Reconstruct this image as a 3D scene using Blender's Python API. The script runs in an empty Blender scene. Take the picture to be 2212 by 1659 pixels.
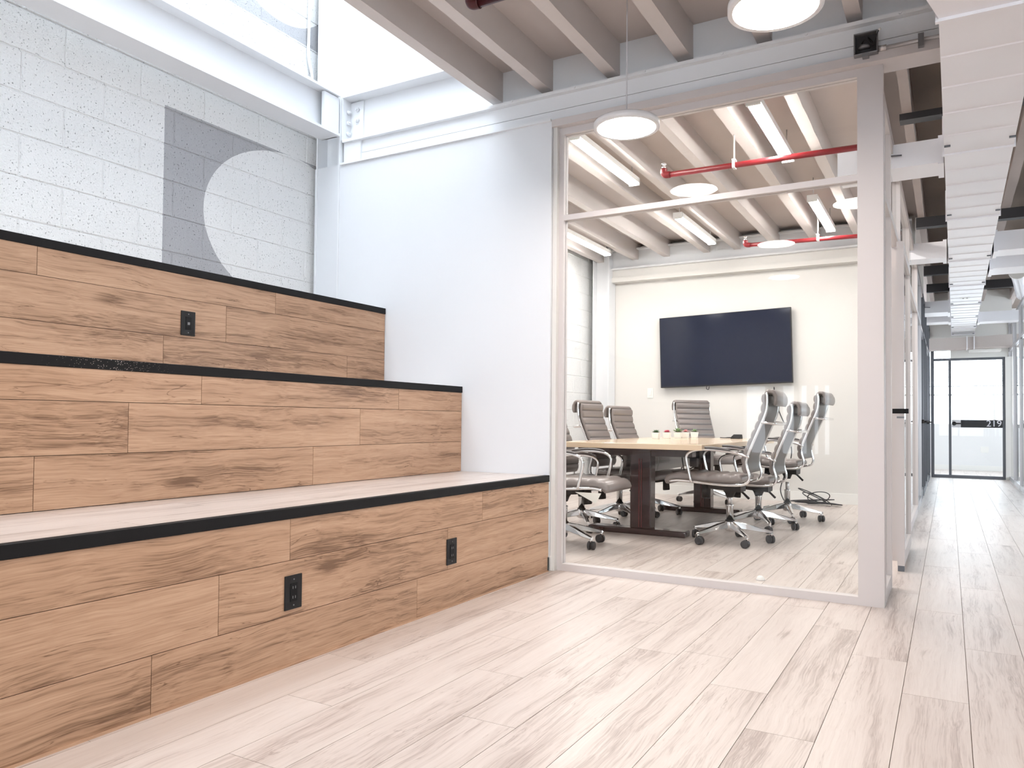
import bpy, math, random
from mathutils import Vector, Matrix

random.seed(7)
S = bpy.context.scene
COL = S.collection

# ------------------------------------------------------------------ camera
H = 0.92                                   # lens height above the floor
YAW, PITCH, ROLL, FPX, SHY = 0.5197, 0.0240, 0.0088, 1649.06, 39.2
def basis():
    fw = Vector((-math.sin(YAW), math.cos(YAW), 0)); rt = Vector((math.cos(YAW), math.sin(YAW), 0)); up = Vector((0, 0, 1))
    c, s = math.cos(PITCH), math.sin(PITCH); fw, up = fw * c + up * s, up * c - fw * s
    c, s = math.cos(ROLL), math.sin(ROLL); rt, up = rt * c + up * s, up * c - rt * s
    return rt, up, fw
RT, UP, FW = basis()
cam = bpy.data.cameras.new('camera'); camo = bpy.data.objects.new('camera', cam); COL.objects.link(camo)
camo.matrix_world = Matrix(((RT.x, UP.x, -FW.x, 0), (RT.y, UP.y, -FW.y, 0), (RT.z, UP.z, -FW.z, H), (0, 0, 0, 1)))
cam.sensor_width = 36; cam.lens = FPX * 36 / 2212; cam.shift_y = SHY / 2212
cam.clip_start = 0.05; cam.clip_end = 200
S.camera = camo

# ------------------------------------------------------------------ sky, exposure
W = bpy.data.worlds.new('sky'); S.world = W; W.use_nodes = True
bg = W.node_tree.nodes['Background']; bg.inputs[0].default_value = (0.84, 0.915, 1.0, 1); bg.inputs[1].default_value = 5.3
S.view_settings.view_transform = 'Standard'; S.view_settings.look = 'None'
S.view_settings.gamma = 1; S.view_settings.use_curve_mapping = False
S.view_settings.exposure = 0.68
S.cycles.use_light_tree = False; S.cycles.transparent_max_bounces = 16; S.cycles.use_adaptive_sampling = True; S.cycles.adaptive_threshold = 0.04
S.cycles.max_bounces = 6; S.cycles.diffuse_bounces = 3; S.cycles.glossy_bounces = 3
PENDANT_L, STRIP_L = 42.0, 60.0

# ------------------------------------------------------------------ materials
def newmat(name):
    m = bpy.data.materials.new(name); m.use_nodes = True
    nt = m.node_tree; return m, nt, nt.nodes['Principled BSDF']
def plain(name, col, rough=0.5, metal=0.0, spec=0.5, bump=0.0, bscale=80.0, var=0.0, coat=0.0):
    m, nt, b = newmat(name)
    b.inputs['Base Color'].default_value = (*col, 1); b.inputs['Roughness'].default_value = rough
    b.inputs['Metallic'].default_value = metal; b.inputs['Specular IOR Level'].default_value = spec
    b.inputs['Coat Weight'].default_value = coat
    N = nt.nodes; L = nt.links
    g = N.new('ShaderNodeNewGeometry')
    n = N.new('ShaderNodeTexNoise'); n.inputs['Scale'].default_value = bscale; n.inputs['Detail'].default_value = 3
    L.new(g.outputs['Position'], n.inputs['Vector'])
    if bump:
        bp = N.new('ShaderNodeBump'); bp.inputs['Strength'].default_value = bump; bp.inputs['Distance'].default_value = 0.004
        L.new(n.outputs['Fac'], bp.inputs['Height']); L.new(bp.outputs['Normal'], b.inputs['Normal'])
    v = N.new('ShaderNodeTexNoise'); v.inputs['Scale'].default_value = 2.2; v.inputs['Detail'].default_value = 4
    L.new(g.outputs['Position'], v.inputs['Vector'])
    mx = N.new('ShaderNodeMix'); mx.data_type = 'RGBA'; mx.blend_type = 'MULTIPLY'
    mx.inputs[0].default_value = 1.0
    r = N.new('ShaderNodeMapRange'); r.inputs[3].default_value = 1 - max(var, 0.02); r.inputs[4].default_value = 1.0 + max(var, 0.02) * 0.5
    L.new(v.outputs['Fac'], r.inputs[0])
    mx.inputs[6].default_value = (*col, 1); L.new(r.outputs[0], mx.inputs[7]); L.new(mx.outputs[2], b.inputs['Base Color'])
    return m
def emit(name, col, s):
    m = bpy.data.materials.new(name); m.use_nodes = True; nt = m.node_tree; nt.nodes.clear()
    e = nt.nodes.new('ShaderNodeEmission'); o = nt.nodes.new('ShaderNodeOutputMaterial')
    e.inputs[0].default_value = (*col, 1); e.inputs[1].default_value = s; nt.links.new(e.outputs[0], o.inputs[0]); return m
def glassmat(name, tint=(0.985, 0.992, 0.99), ior=1.42):
    m = bpy.data.materials.new(name); m.use_nodes = True; nt = m.node_tree; nt.nodes.clear(); N = nt.nodes; L = nt.links
    o = N.new('ShaderNodeOutputMaterial'); t = N.new('ShaderNodeBsdfTransparent'); g = N.new('ShaderNodeBsdfGlossy')
    t.inputs[0].default_value = (*tint, 1); g.inputs['Roughness'].default_value = 0.0
    f = N.new('ShaderNodeFresnel'); f.inputs[0].default_value = ior
    ge = N.new('ShaderNodeNewGeometry'); inv = N.new('ShaderNodeMath'); inv.operation = 'SUBTRACT'; inv.inputs[0].default_value = 1.0; L.new(ge.outputs['Backfacing'], inv.inputs[1])
    mu = N.new('ShaderNodeMath'); mu.operation = 'MULTIPLY'; L.new(f.outputs[0], mu.inputs[0]); L.new(inv.outputs[0], mu.inputs[1])   # one reflection per pane, no trapped light
    mx = N.new('ShaderNodeMixShader'); L.new(mu.outputs[0], mx.inputs[0]); L.new(t.outputs[0], mx.inputs[1]); L.new(g.outputs[0], mx.inputs[2])
    L.new(mx.outputs[0], o.inputs[0]); return m
def woodmat(name, light, mid, dark, rough, seamdir=1, spec=0.5, grain=1.0, knots=1.0, coat=0.0):
    """oak laminate plank: grain runs along Y, each plank gets its own piece of the figure"""
    m, nt, b = newmat(name); N = nt.nodes; L = nt.links
    g = N.new('ShaderNodeNewGeometry'); oi = N.new('ShaderNodeObjectInfo')
    off = N.new('ShaderNodeVectorMath'); off.operation = 'MULTIPLY_ADD'
    cmb = N.new('ShaderNodeCombineXYZ'); 
    for i in range(3): L.new(oi.outputs['Random'], cmb.inputs[i])
    off.inputs[1].default_value = (41.3, 97.7, 63.1); L.new(cmb.outputs[0], off.inputs[0]); L.new(g.outputs['Position'], off.inputs[2])
    # low frequency waviness so grain lines swing around knots
    wv = N.new('ShaderNodeTexNoise'); wv.inputs['Scale'].default_value = 2.6; wv.inputs['Detail'].default_value = 2
    L.new(off.outputs[0], wv.inputs['Vector'])
    ws = N.new('ShaderNodeVectorMath'); ws.operation = 'MULTIPLY_ADD'; ws.inputs[1].default_value = (0.05, 0.0, 0.05)
    L.new(wv.outputs['Color'], ws.inputs[0]); L.new(off.outputs[0], ws.inputs[2])
    def stretched(sx, sy, det, dist=0.0):
        mp = N.new('ShaderNodeVectorMath'); mp.operation = 'MULTIPLY'; mp.inputs[1].default_value = (sx, sy, sx)
        L.new(ws.outputs[0], mp.inputs[0])
        n = N.new('ShaderNodeTexNoise'); n.inputs['Scale'].default_value = 1; n.inputs['Detail'].default_value = det
        n.inputs['Distortion'].default_value = dist; n.inputs['Roughness'].default_value = 0.6
        L.new(mp.outputs[0], n.inputs['Vector']); return n
    broad = stretched(9, 0.8, 2, 0.25); fine = stretched(230, 5.0, 4, 0.15); med = stretched(60, 1.5, 4, 0.3)
    cr = N.new('ShaderNodeValToRGB'); cr.color_ramp.elements[0].position = 0.30; cr.color_ramp.elements[0].color = (*dark, 1)
    cr.color_ramp.elements[1].position = 0.66; cr.color_ramp.elements[1].color = (*light, 1)
    e = cr.color_ramp.elements.new(0.47); e.color = (*mid, 1)
    def math_(op, a, bb):
        k = N.new('ShaderNodeMath'); k.operation = op
        for i, v in enumerate((a, bb)):
            if isinstance(v, (int, float)): k.inputs[i].default_value = v
            else: L.new(v, k.inputs[i])
        return k.outputs[0]
    v = math_('MULTIPLY', broad.outputs['Fac'], 0.55)
    v = math_('ADD', v, math_('MULTIPLY', med.outputs['Fac'], 0.45))
    v = math_('ADD', v, math_('MULTIPLY', math_('SUBTRACT', fine.outputs['Fac'], 0.5), 0.55 * grain))
    v = math_('ADD', v, math_('MULTIPLY', math_('SUBTRACT', oi.outputs['Random'], 0.5), 0.07))
    # knots and cracks
    kp = N.new('ShaderNodeVectorMath'); kp.operation = 'MULTIPLY'; kp.inputs[1].default_value = (4.2, 1.25, 4.2); L.new(ws.outputs[0], kp.inputs[0])
    vo = N.new('ShaderNodeTexVoronoi'); vo.inputs['Scale'].default_value = 1.0; L.new(kp.outputs[0], vo.inputs['Vector'])
    kr = N.new('ShaderNodeMapRange'); kr.inputs[1].default_value = 0.02; kr.inputs[2].default_value = 0.14; kr.inputs[3].default_value = 0.26 * knots; kr.inputs[4].default_value = 0.0
    L.new(vo.outputs['Distance'], kr.inputs[0])
    v = math_('SUBTRACT', v, kr.outputs[0])
    ck = N.new('ShaderNodeVectorMath'); ck.operation = 'MULTIPLY'; ck.inputs[1].default_value = (9.0, 0.55, 9.0); L.new(ws.outputs[0], ck.inputs[0])
    cn = N.new('ShaderNodeTexNoise'); cn.inputs['Scale'].default_value = 1; cn.inputs['Detail'].default_value = 5; cn.inputs['Distortion'].default_value = 1.6; L.new(ck.outputs[0], cn.inputs['Vector'])
    ca = math_('ABSOLUTE', math_('SUBTRACT', cn.outputs['Fac'], 0.60), 0.0)
    cm = N.new('ShaderNodeMapRange'); cm.inputs[1].default_value = 0.0; cm.inputs[2].default_value = 0.007; cm.inputs[3].default_value = 0.17 * knots; cm.inputs[4].default_value = 0
    L.new(ca, cm.inputs[0]); v = math_('SUBTRACT', v, cm.outputs[0])
    L.new(v, cr.inputs[0]); L.new(cr.outputs[0], b.inputs['Base Color'])
    b.inputs['Roughness'].default_value = rough; b.inputs['Specular IOR Level'].default_value = spec; b.inputs['Coat Weight'].default_value = coat
    bp = N.new('ShaderNodeBump'); bp.inputs['Strength'].default_value = 0.18; bp.inputs['Distance'].default_value = 0.002
    L.new(fine.outputs['Fac'], bp.inputs['Height']); L.new(bp.outputs['Normal'], b.inputs['Normal'])
    return m
def blockmat():
    """white masonry paint with a grey mural: grey field minus rounded white shapes, in wall coordinates"""
    m, nt, b = newmat('painted_block'); N = nt.nodes; L = nt.links
    g = N.new('ShaderNodeNewGeometry'); sp = N.new('ShaderNodeSeparateXYZ'); L.new(g.outputs['Position'], sp.inputs[0])
    def math_(op, a, bb=0.0):
        k = N.new('ShaderNodeMath'); k.operation = op
        for i, v in enumerate((a, bb)):
            if isinstance(v, (int, float)): k.inputs[i].default_value = v
            else: L.new(v, k.inputs[i])
        return k.outputs[0]
    Y, Z = sp.outputs[1], sp.outputs[2]
    def ell(cy, cz, ry, rz):
        a = math_('DIVIDE', math_('SUBTRACT', Y, cy), ry); c = math_('DIVIDE', math_('SUBTRACT', Z, cz), rz)
        return math_('LESS_THAN', math_('ADD', math_('MULTIPLY', a, a), math_('MULTIPLY', c, c)), 1.0)
    low = math_('MULTIPLY', math_('GREATER_THAN', Y, 2.95), math_('LESS_THAN', Z, 2.83))
    low = math_('MULTIPLY', low, math_('SUBTRACT', 1.0, ell(4.0, 2.27, 0.76, 0.56)))
    high = math_('MULTIPLY', math_('GREATER_THAN', Y, 2.95), math_('GREATER_THAN', Z, 3.70))
    high = math_('MULTIPLY', high, math_('SUBTRACT', 1.0, ell(3.85, 4.35, 0.58, 0.58)))
    grey = math_('MULTIPLY', math_('MAXIMUM', low, high), math_('LESS_THAN', Y, 4.4))
    # second grey figure of the mural inside the meeting room
    g2 = math_('MULTIPLY', math_('MULTIPLY', math_('GREATER_THAN', Y, 7.3), math_('LESS_THAN', Y, 8.45)), math_('LESS_THAN', Z, 1.75))
    grey = math_('MAXIMUM', grey, math_('MULTIPLY', g2, 0.35))
    mx = N.new('ShaderNodeMix'); mx.data_type = 'RGBA'; L.new(grey, mx.inputs[0])
    mx.inputs[6].default_value = (0.80, 0.80, 0.795, 1); mx.inputs[7].default_value = (0.40, 0.40, 0.415, 1)
    # open pores
    n = N.new('ShaderNodeTexNoise'); n.inputs['Scale'].default_value = 105; n.inputs['Detail'].default_value = 3; L.new(g.outputs['Position'], n.inputs['Vector'])
    pr = N.new('ShaderNodeMapRange'); pr.inputs[1].default_value = 0.27; pr.inputs[2].default_value = 0.36; L.new(n.outputs['Fac'], pr.inputs[0])
    pm = N.new('ShaderNodeMix'); pm.data_type = 'RGBA'; pm.blend_type = 'MULTIPLY'; pm.inputs[0].default_value = 0.7
    L.new(mx.outputs[2], pm.inputs[6]); L.new(pr.outputs[0], pm.inputs[7]); L.new(pm.outputs[2], b.inputs['Base Color'])
    n2 = N.new('ShaderNodeTexNoise'); n2.inputs['Scale'].default_value = 110; n2.inputs['Detail'].default_value = 5; L.new(g.outputs['Position'], n2.inputs['Vector'])
    h = math_('ADD', n2.outputs['Fac'], math_('MULTIPLY', pr.outputs[0], 0.8))
    bp = N.new('ShaderNodeBump'); bp.inputs['Strength'].default_value = 0.9; bp.inputs['Distance'].default_value = 0.005
    L.new(h, bp.inputs['Height']); L.new(bp.outputs['Normal'], b.inputs['Normal'])
    b.inputs['Roughness'].default_value = 0.55
    return m

def chippedmat():
    """black edge paint with a patch of small pale chips"""
    m, nt, b = newmat('chipped_black_trim'); N = nt.nodes; L = nt.links
    g = N.new('ShaderNodeNewGeometry'); sp = N.new('ShaderNodeSeparateXYZ'); L.new(g.outputs['Position'], sp.inputs[0])
    vo = N.new('ShaderNodeTexVoronoi'); vo.inputs['Scale'].default_value = 150; L.new(g.outputs['Position'], vo.inputs['Vector'])
    r = N.new('ShaderNodeMapRange'); r.inputs[1].default_value = 0.0; r.inputs[2].default_value = 0.33; r.inputs[3].default_value = 0.24; r.inputs[4].default_value = 0.02
    d = N.new('ShaderNodeMath'); d.operation = 'SUBTRACT'; L.new(sp.outputs[1], d.inputs[0]); d.inputs[1].default_value = 1.78
    a = N.new('ShaderNodeMath'); a.operation = 'ABSOLUTE'; L.new(d.outputs[0], a.inputs[0]); L.new(a.outputs[0], r.inputs[0])
    t = N.new('ShaderNodeMath'); t.operation = 'LESS_THAN'; L.new(vo.outputs['Distance'], t.inputs[0]); L.new(r.outputs[0], t.inputs[1])
    mx = N.new('ShaderNodeMix'); mx.data_type = 'RGBA'; L.new(t.outputs[0], mx.inputs[0])
    mx.inputs[6].default_value = (0.010, 0.010, 0.011, 1); mx.inputs[7].default_value = (0.45, 0.40, 0.36, 1); L.new(mx.outputs[2], b.inputs['Base Color'])
    b.inputs['Roughness'].default_value = 0.6; b.inputs['Specular IOR Level'].default_value = 0.2
    return m

M = dict(
    chipped=chippedmat(),
    white=plain('white_wall_paint', (0.735, 0.75, 0.775), 0.55, bump=0.05, bscale=220),
    cream=plain('cream_wall_paint', (0.71, 0.69, 0.66), 0.55, bump=0.05, bscale=220),
    frame=plain('pale_grey_frame_paint', (0.62, 0.575, 0.565), 0.45, bump=0.03, bscale=300),
    steel=plain('white_steel_paint', (0.80, 0.81, 0.83), 0.42, bump=0.06, bscale=60),
    joist=plain('ceiling_timber_paint', (0.68, 0.625, 0.60), 0.6, bump=0.25, bscale=45, var=0.10),
    deck=plain('ceiling_deck_paint', (0.60, 0.535, 0.505), 0.7, bump=0.15, bscale=30, var=0.10),
    timber=plain('shaded_brown_timber', (0.36, 0.30, 0.27), 0.65, bump=0.25, bscale=45, var=0.12),  # darker copy of the joist colour, corridor shade painted in
    shade_sheet=plain('shaded_brown_sheet', (0.20, 0.155, 0.125), 0.7, bump=0.2, bscale=30, var=0.2),  # darker brown than the deck, dim corridor ceiling put into the colour
    plaster=plain('plain_white_plaster', (0.78, 0.78, 0.78), 0.7),
    block=blockmat(),
    mortar=plain('mortar_paint', (0.84, 0.84, 0.84), 0.7, bump=0.4, bscale=90),
    floor=woodmat('lit_oak_floor', (0.68, 0.605, 0.56), (0.61, 0.53, 0.485), (0.38, 0.305, 0.27), 0.33, spec=0.55, grain=0.75, knots=0.8),  # same oak as the risers, the floor's brighter light put into its colour
    tread=woodmat('lit_oak_tread', (0.68, 0.605, 0.56), (0.61, 0.53, 0.485), (0.38, 0.305, 0.27), 0.30, spec=0.55, grain=0.8, knots=0.5),  # takes the floor's brightened tone, light from above painted into the wood
    riser=woodmat('tan_oak_riser', (0.57, 0.37, 0.245), (0.455, 0.28, 0.178), (0.19, 0.105, 0.06), 0.42, spec=0.4, grain=1.0, knots=1.0),
    seam=plain('dark_seam', (0.20, 0.12, 0.08), 0.8),
    black=plain('black_edge_trim', (0.010, 0.010, 0.011), 0.6, spec=0.2),
    blackp=plain('black_plastic', (0.012, 0.012, 0.013), 0.5, spec=0.3),
    rubber=plain('caster_rubber', (0.022, 0.022, 0.026), 0.5),
    chrome=plain('chrome', (0.80, 0.79, 0.79), 0.12, metal=1.0),
    leather=plain('taupe_leather', (0.215, 0.185, 0.175), 0.28, bump=0.12, bscale=260, var=0.06),
    darkleather=plain('charcoal_back_shell', (0.10, 0.09, 0.09), 0.4, bump=0.1, bscale=260),
    maple=plain('maple_table_top', (0.74, 0.57, 0.40), 0.22, var=0.08, coat=0.3),
    mahogany=plain('mahogany_table_base', (0.026, 0.007, 0.008), 0.25, var=0.25, coat=0.3),
    mahred=plain('mahogany_inlay', (0.085, 0.010, 0.013), 0.3),
    screen=plain('tv_screen', (0.012, 0.016, 0.034), 0.10, spec=0.25),
    tvframe=plain('tv_bezel', (0.01, 0.01, 0.012), 0.3),
    redpipe=plain('red_sprinkler_pipe', (0.23, 0.015, 0.02), 0.35),
    maroon=plain('maroon_pipe', (0.06, 0.008, 0.010), 0.35),
    galv=plain('galvanised_duct', (0.88, 0.87, 0.90), 0.38, metal=0.1, bump=0.05, bscale=25, var=0.06),
    greybox=plain('grey_cast_box', (0.20, 0.20, 0.21), 0.45, metal=0.4),
    conduit=plain('conduit_steel', (0.66, 0.63, 0.62), 0.3, metal=0.6),
    darksteel=plain('dark_steel', (0.030, 0.028, 0.030), 0.5),
    alu=plain('brushed_aluminium', (0.48, 0.47, 0.48), 0.35, metal=0.7),
    darkalu=plain('dark_aluminium', (0.12, 0.125, 0.14), 0.4, metal=0.5),
    pot=plain('white_ceramic', (0.84, 0.83, 0.80), 0.25),
    soil=plain('potting_soil', (0.05, 0.035, 0.025), 0.9),
    leafg=plain('green_succulent', (0.16, 0.26, 0.11), 0.45, var=0.25),
    leafd=plain('dark_green_succulent', (0.07, 0.13, 0.06), 0.45, var=0.2),
    leafr=plain('red_succulent', (0.55, 0.07, 0.12), 0.45, var=0.25),
    leafp=plain('pink_succulent', (0.70, 0.24, 0.24), 0.45, var=0.2),
    paper=plain('paper_tag', (0.75, 0.72, 0.66), 0.7),
    cable=plain('black_cable', (0.015, 0.016, 0.02), 0.45),
    ivory=plain('white_plastic', (0.82, 0.81, 0.78), 0.4),
    blind=plain('white_blind', (0.80, 0.82, 0.85), 0.6),
    letter=plain('frosted_lettering', (0.70, 0.70, 0.74), 0.5),
    band=plain('black_sign_band', (0.012, 0.012, 0.014), 0.4),
    pglow=emit('pendant_diffuser', (1.0, 0.92, 0.86), PENDANT_L),
    sglow=emit('strip_diffuser', (1.0, 0.96, 0.92), STRIP_L),
    glass=glassmat('clear_glass'),
    pendant=plain('white_lamp_housing', (0.80, 0.78, 0.78), 0.4),
    cord=plain('pale_lamp_cord', (0.62, 0.60, 0.62), 0.5),
)

# ------------------------------------------------------------------ mesh building
def link(name, me, mat, parent=None):
    o = bpy.data.objects.new(name, me); COL.objects.link(o)
    if mat and not me.materials: me.materials.append(M[mat])
    if parent is not None: o.parent = parent
    return o
class MB:
    def __init__(s): s.v = []; s.f = []; s.sm = []; s.seam = []
    def add(s, vs, fs, smooth=False):
        n = len(s.v); s.v += [tuple(p) for p in vs]; s.f += [tuple(n + i for i in q) for q in fs]; s.sm += [smooth] * len(fs); return s
    def box(s, x0, x1, y0, y1, z0, z1):
        return s.add([(x0, y0, z0), (x1, y0, z0), (x1, y1, z0), (x0, y1, z0), (x0, y0, z1), (x1, y0, z1), (x1, y1, z1), (x0, y1, z1)],
                     [(0, 3, 2, 1), (4, 5, 6, 7), (0, 1, 5, 4), (1, 2, 6, 5), (2, 3, 7, 6), (3, 0, 4, 7)])
    def hexa(s, p):          # 8 corner points, same order as box
        return s.add(p, [(0, 3, 2, 1), (4, 5, 6, 7), (0, 1, 5, 4), (1, 2, 6, 5), (2, 3, 7, 6), (3, 0, 4, 7)])
    def prism(s, prof, axis, a, b, smooth=False):   # closed 2D outline swept along an axis
        n = len(prof); vs = []
        for t in (a, b):
            for (p, q) in prof:
                vs.append({'x': (t, p, q), 'y': (p, t, q), 'z': (p, q, t)}[axis])
        fs = [tuple(range(n - 1, -1, -1)), tuple(range(n, 2 * n))] + [(i, (i + 1) % n, n + (i + 1) % n, n + i) for i in range(n)]
        return s.add(vs, fs, smooth)
    def tube(s, path, r, seg=8, closed=False, flat=1.0):
        P = [Vector(p) for p in path]; n = len(P); rings = []; vs = []
        prev = None
        for i in range(n):
            a = P[i - 1] if (i > 0 or closed) else P[i]; b = P[(i + 1) % n] if (i < n - 1 or closed) else P[i]
            t = (b - a).normalized()
            if prev is None:
                ref = Vector((0, 0, 1)) if abs(t.z) < 0.9 else Vector((0, 1, 0)); u = t.cross(ref).normalized()
            else:
                u = (prev - t * prev.dot(t)).normalized()
            prev = u; w = t.cross(u); rr = r[i] if isinstance(r, (list, tuple)) else r
            for k in range(seg):
                an = 2 * math.pi * k / seg; vs.append(P[i] + u * math.cos(an) * rr + w * math.sin(an) * rr * flat)
        fs = []
        m = n if closed else n - 1
        for i in range(m):
            j = (i + 1) % n
            for k in range(seg):
                fs.append((i * seg + k, i * seg + (k + 1) % seg, j * seg + (k + 1) % seg, j * seg + k))
        s.add(vs, fs, True)
        if not closed:
            b0 = len(s.v) - n * seg
            s.f += [tuple(b0 + k for k in range(seg - 1, -1, -1)), tuple(b0 + (n - 1) * seg + k for k in range(seg))]; s.sm += [False, False]
        return s
    def cyl(s, p0, p1, r0, r1=None, seg=16):
        return s.tube([p0, p1], [r0, r0 if r1 is None else r1], seg)
    def lathe(s, prof, c=(0, 0, 0), seg=24, smooth=True, cap=True):       # prof: (r, z) from bottom to top
        vs = []; n = len(prof)
        for (r, z) in prof:
            for k in range(seg):
                a = 2 * math.pi * k / seg; vs.append((c[0] + r * math.cos(a), c[1] + r * math.sin(a), c[2] + z))
        fs = [(i * seg + k, i * seg + (k + 1) % seg, (i + 1) * seg + (k + 1) % seg, (i + 1) * seg + k) for i in range(n - 1) for k in range(seg)]
        s.add(vs, fs, smooth)
        b0 = len(s.v) - n * seg
        if cap and prof[0][0] > 1e-6: s.f.append(tuple(b0 + k for k in range(seg - 1, -1, -1))); s.sm.append(False)
        if prof[-1][0] > 1e-6: s.f.append(tuple(b0 + (n - 1) * seg + k for k in range(seg))); s.sm.append(False)
        return s
    def mesh(s, name):
        me = bpy.data.meshes.new(name); me.from_pydata([tuple(v) for v in s.v], [], s.f)
        me.polygons.foreach_set('use_smooth', s.sm)
        for i in s.seam: me.polygons[i].material_index = 1  # darker groove faces, crease shade put into the colour
        me.update(); return me
    def build(s, name, mat, parent=None, bevel=0.0):
        o = link(name, s.mesh(name), mat, parent)
        if bevel:
            b = o.modifiers.new('bevel', 'BEVEL'); b.width = bevel; b.segments = 2; b.limit_method = 'ANGLE'; b.angle_limit = math.radians(40)
        return o
def box(x0, x1, y0, y1, z0, z1): return MB().box(x0, x1, y0, y1, z0, z1)
def empty(name, loc=(0, 0, 0), rz=0.0):
    o = bpy.data.objects.new(name, None); COL.objects.link(o); o.location = loc; o.rotation_euler = (0, 0, rz); o.empty_display_size = 0.1; return o
def tag(o, label, cat, group=None):
    o['label'] = label; o['category'] = cat
    if group: o['group'] = group
    return o
def struct(o, label=None):
    o['kind'] = 'structure'
    if label: o['label'] = label
    return o
def dup(root, loc=None, rz=None, skip=()):
    r = root.copy(); COL.objects.link(r)
    if loc is not None: r.location = loc
    if rz is not None: r.rotation_euler = (0, 0, rz)
    for ch in root.children:
        c = ch.copy(); COL.objects.link(c); c.parent = r
        for g in ch.children:
            d = g.copy(); COL.objects.link(d); d.parent = c
    return r
def smooth_path(pts, n=6):       # Catmull-Rom through points
    P = [Vector(p) for p in pts]; out = []
    for i in range(len(P) - 1):
        a = P[i - 1] if i else P[0] * 2 - P[1]; b, c = P[i], P[i + 1]; d = P[i + 2] if i + 2 < len(P) else P[-1] * 2 - P[-2]
        for k in range(n):
            t = k / n; out.append(0.5 * ((2 * b) + (c - a) * t + (2 * a - 5 * b + 4 * c - d) * t * t + (3 * b - a - 3 * c + d) * t ** 3))
    out.append(P[-1]); return out

# ------------------------------------------------------------------ key dimensions (metres)
YW, YP = 4.196, 4.249           # white wall face, glazing face
XS = (-2.134, -2.781, -3.433)   # risers
ZS = (0.586, 1.140, 1.698)      # tops of the tiers
XWALL = -4.15; XG = -0.2816     # block wall, corridor glazing
YB = 9.45                       # meeting room back wall
YE = 15.19                      # end of corridor
XR = 0.875                      # right corridor glazing
DECK = 3.22; JB = 3.02

# ------------------------------------------------------------------ floor
PW, PL, X0 = 0.197, 1.36, -0.142
floor = struct(box(-4.4, 3.6, -5.1, 18.1, -0.12, -0.006).build('floor', 'seam'))
known = {0: 2.953, 1: 3.668, -1: 3.342, -2: 2.368, -3: 2.703, -4: 3.03}
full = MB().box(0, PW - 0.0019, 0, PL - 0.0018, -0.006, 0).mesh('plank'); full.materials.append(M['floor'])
def visible(x, y):
    d = Vector((x, y, 0)) - Vector((0, 0, H)); z = d.dot(FW)
    if z < 0.6: return None
    u = 1106 + FPX * d.dot(RT) / z; v = 829.5 + SHY - FPX * d.dot(UP) / z
    if -60 < u < 2272 and v < 1720: return z
    return None
cand = []; rest = MB()
for c in range(math.floor((-4.15 - X0) / PW), math.ceil((3.5 - X0) / PW)):
    xa = X0 + c * PW; off = known.get(c, (c * 0.4137 * PL * 1.7 + 0.31) % PL + 2.0)
    k0 = math.floor((-5.0 - off) / PL)
    for k in range(k0, 18):
        ya = off + k * PL
        if ya > 17.9: continue
        if xa + PW < XS[0] and ya + PL < YW: continue          # under the tiers
        yb = min(ya + PL, 18.0); xm = xa + PW / 2
        vs = [visible(x, y) for x in (xa, xm, xa + PW) for y in (ya + 0.02, (ya + yb) / 2, yb)]
        vs = [t for t in vs if t]
        hidden = (xm < XWALL + 0.05) or (xm > XR + 0.1 and ya > YP) or (YB < ya and xm < XG) or (xm < -2.1 and ya < 4.3 and ya + PL < 5.0 and xm < XS[0])
        cand.append((min(vs) if vs and not hidden else 99 + abs(ya), xa, ya, yb))
cand.sort()
for i, (d, xa, ya, yb) in enumerate(cand):
    if i < 296 and d < 99 and yb - ya > PL - 0.001:
        o = link('plank', full, None, floor); o.location = (xa, ya, 0)
    else:
        rest.box(xa, xa + PW - 0.0022, ya, yb - 0.002, -0.006, 0)
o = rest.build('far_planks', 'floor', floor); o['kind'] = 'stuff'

# ------------------------------------------------------------------ walls
XM = XWALL - 0.0045
wl = struct(MB().box(-4.45, XM, -5.1, 9.9, -0.1, 5.0).box(-4.45, XM, 17.3, 18.1, -0.1, 5.0).box(-4.45, XM, 9.9, 17.3, -0.1, 0.9).box(-4.45, XM, 9.9, 17.3, 2.6, 5.0).build('wall_left', 'block'))
w12 = struct(MB().box(-4.36, -4.28, 9.9, 17.3, 0.9, 0.95).box(-4.36, -4.28, 9.9, 17.3, 2.55, 2.6).build('window_12', 'darkalu'))
for k in range(6): box(-4.36, -4.28, 9.9 + k * 1.47, 9.95 + k * 1.47, 0.95, 2.55).build('mullion', 'darkalu', w12)
for k in range(5): box(-4.325, -4.317, 9.95 + k * 1.47, 9.9 + (k + 1) * 1.47, 0.95, 2.55).build('pane', 'glass', w12)
BL, BH = 0.4470, 0.2188
def block_mesh(ln):
    g, c, d = 0.003, 0.004, 0.03
    m = MB(); y0, y1, z0, z1 = g, ln - g, g, BH - g
    m.add([(0, y0, z0), (0, y1, z0), (0, y1, z1), (0, y0, z1), (d - c, y0, z0), (d - c, y1, z0), (d - c, y1, z1), (d - c, y0, z1),
           (d, y0 + c, z0 + c), (d, y1 - c, z0 + c), (d, y1 - c, z1 - c), (d, y0 + c, z1 - c)],
          [(0, 4, 5, 1), (1, 5, 6, 2), (2, 6, 7, 3), (3, 7, 4, 0), (4, 8, 9, 5), (5, 9, 10, 6), (6, 10, 11, 7), (7, 11, 8, 4), (8, 11, 10, 9)])
    me = m.mesh('block'); me.materials.append(M['block']); return me
bfull = block_mesh(BL); part_cache = {}
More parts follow.
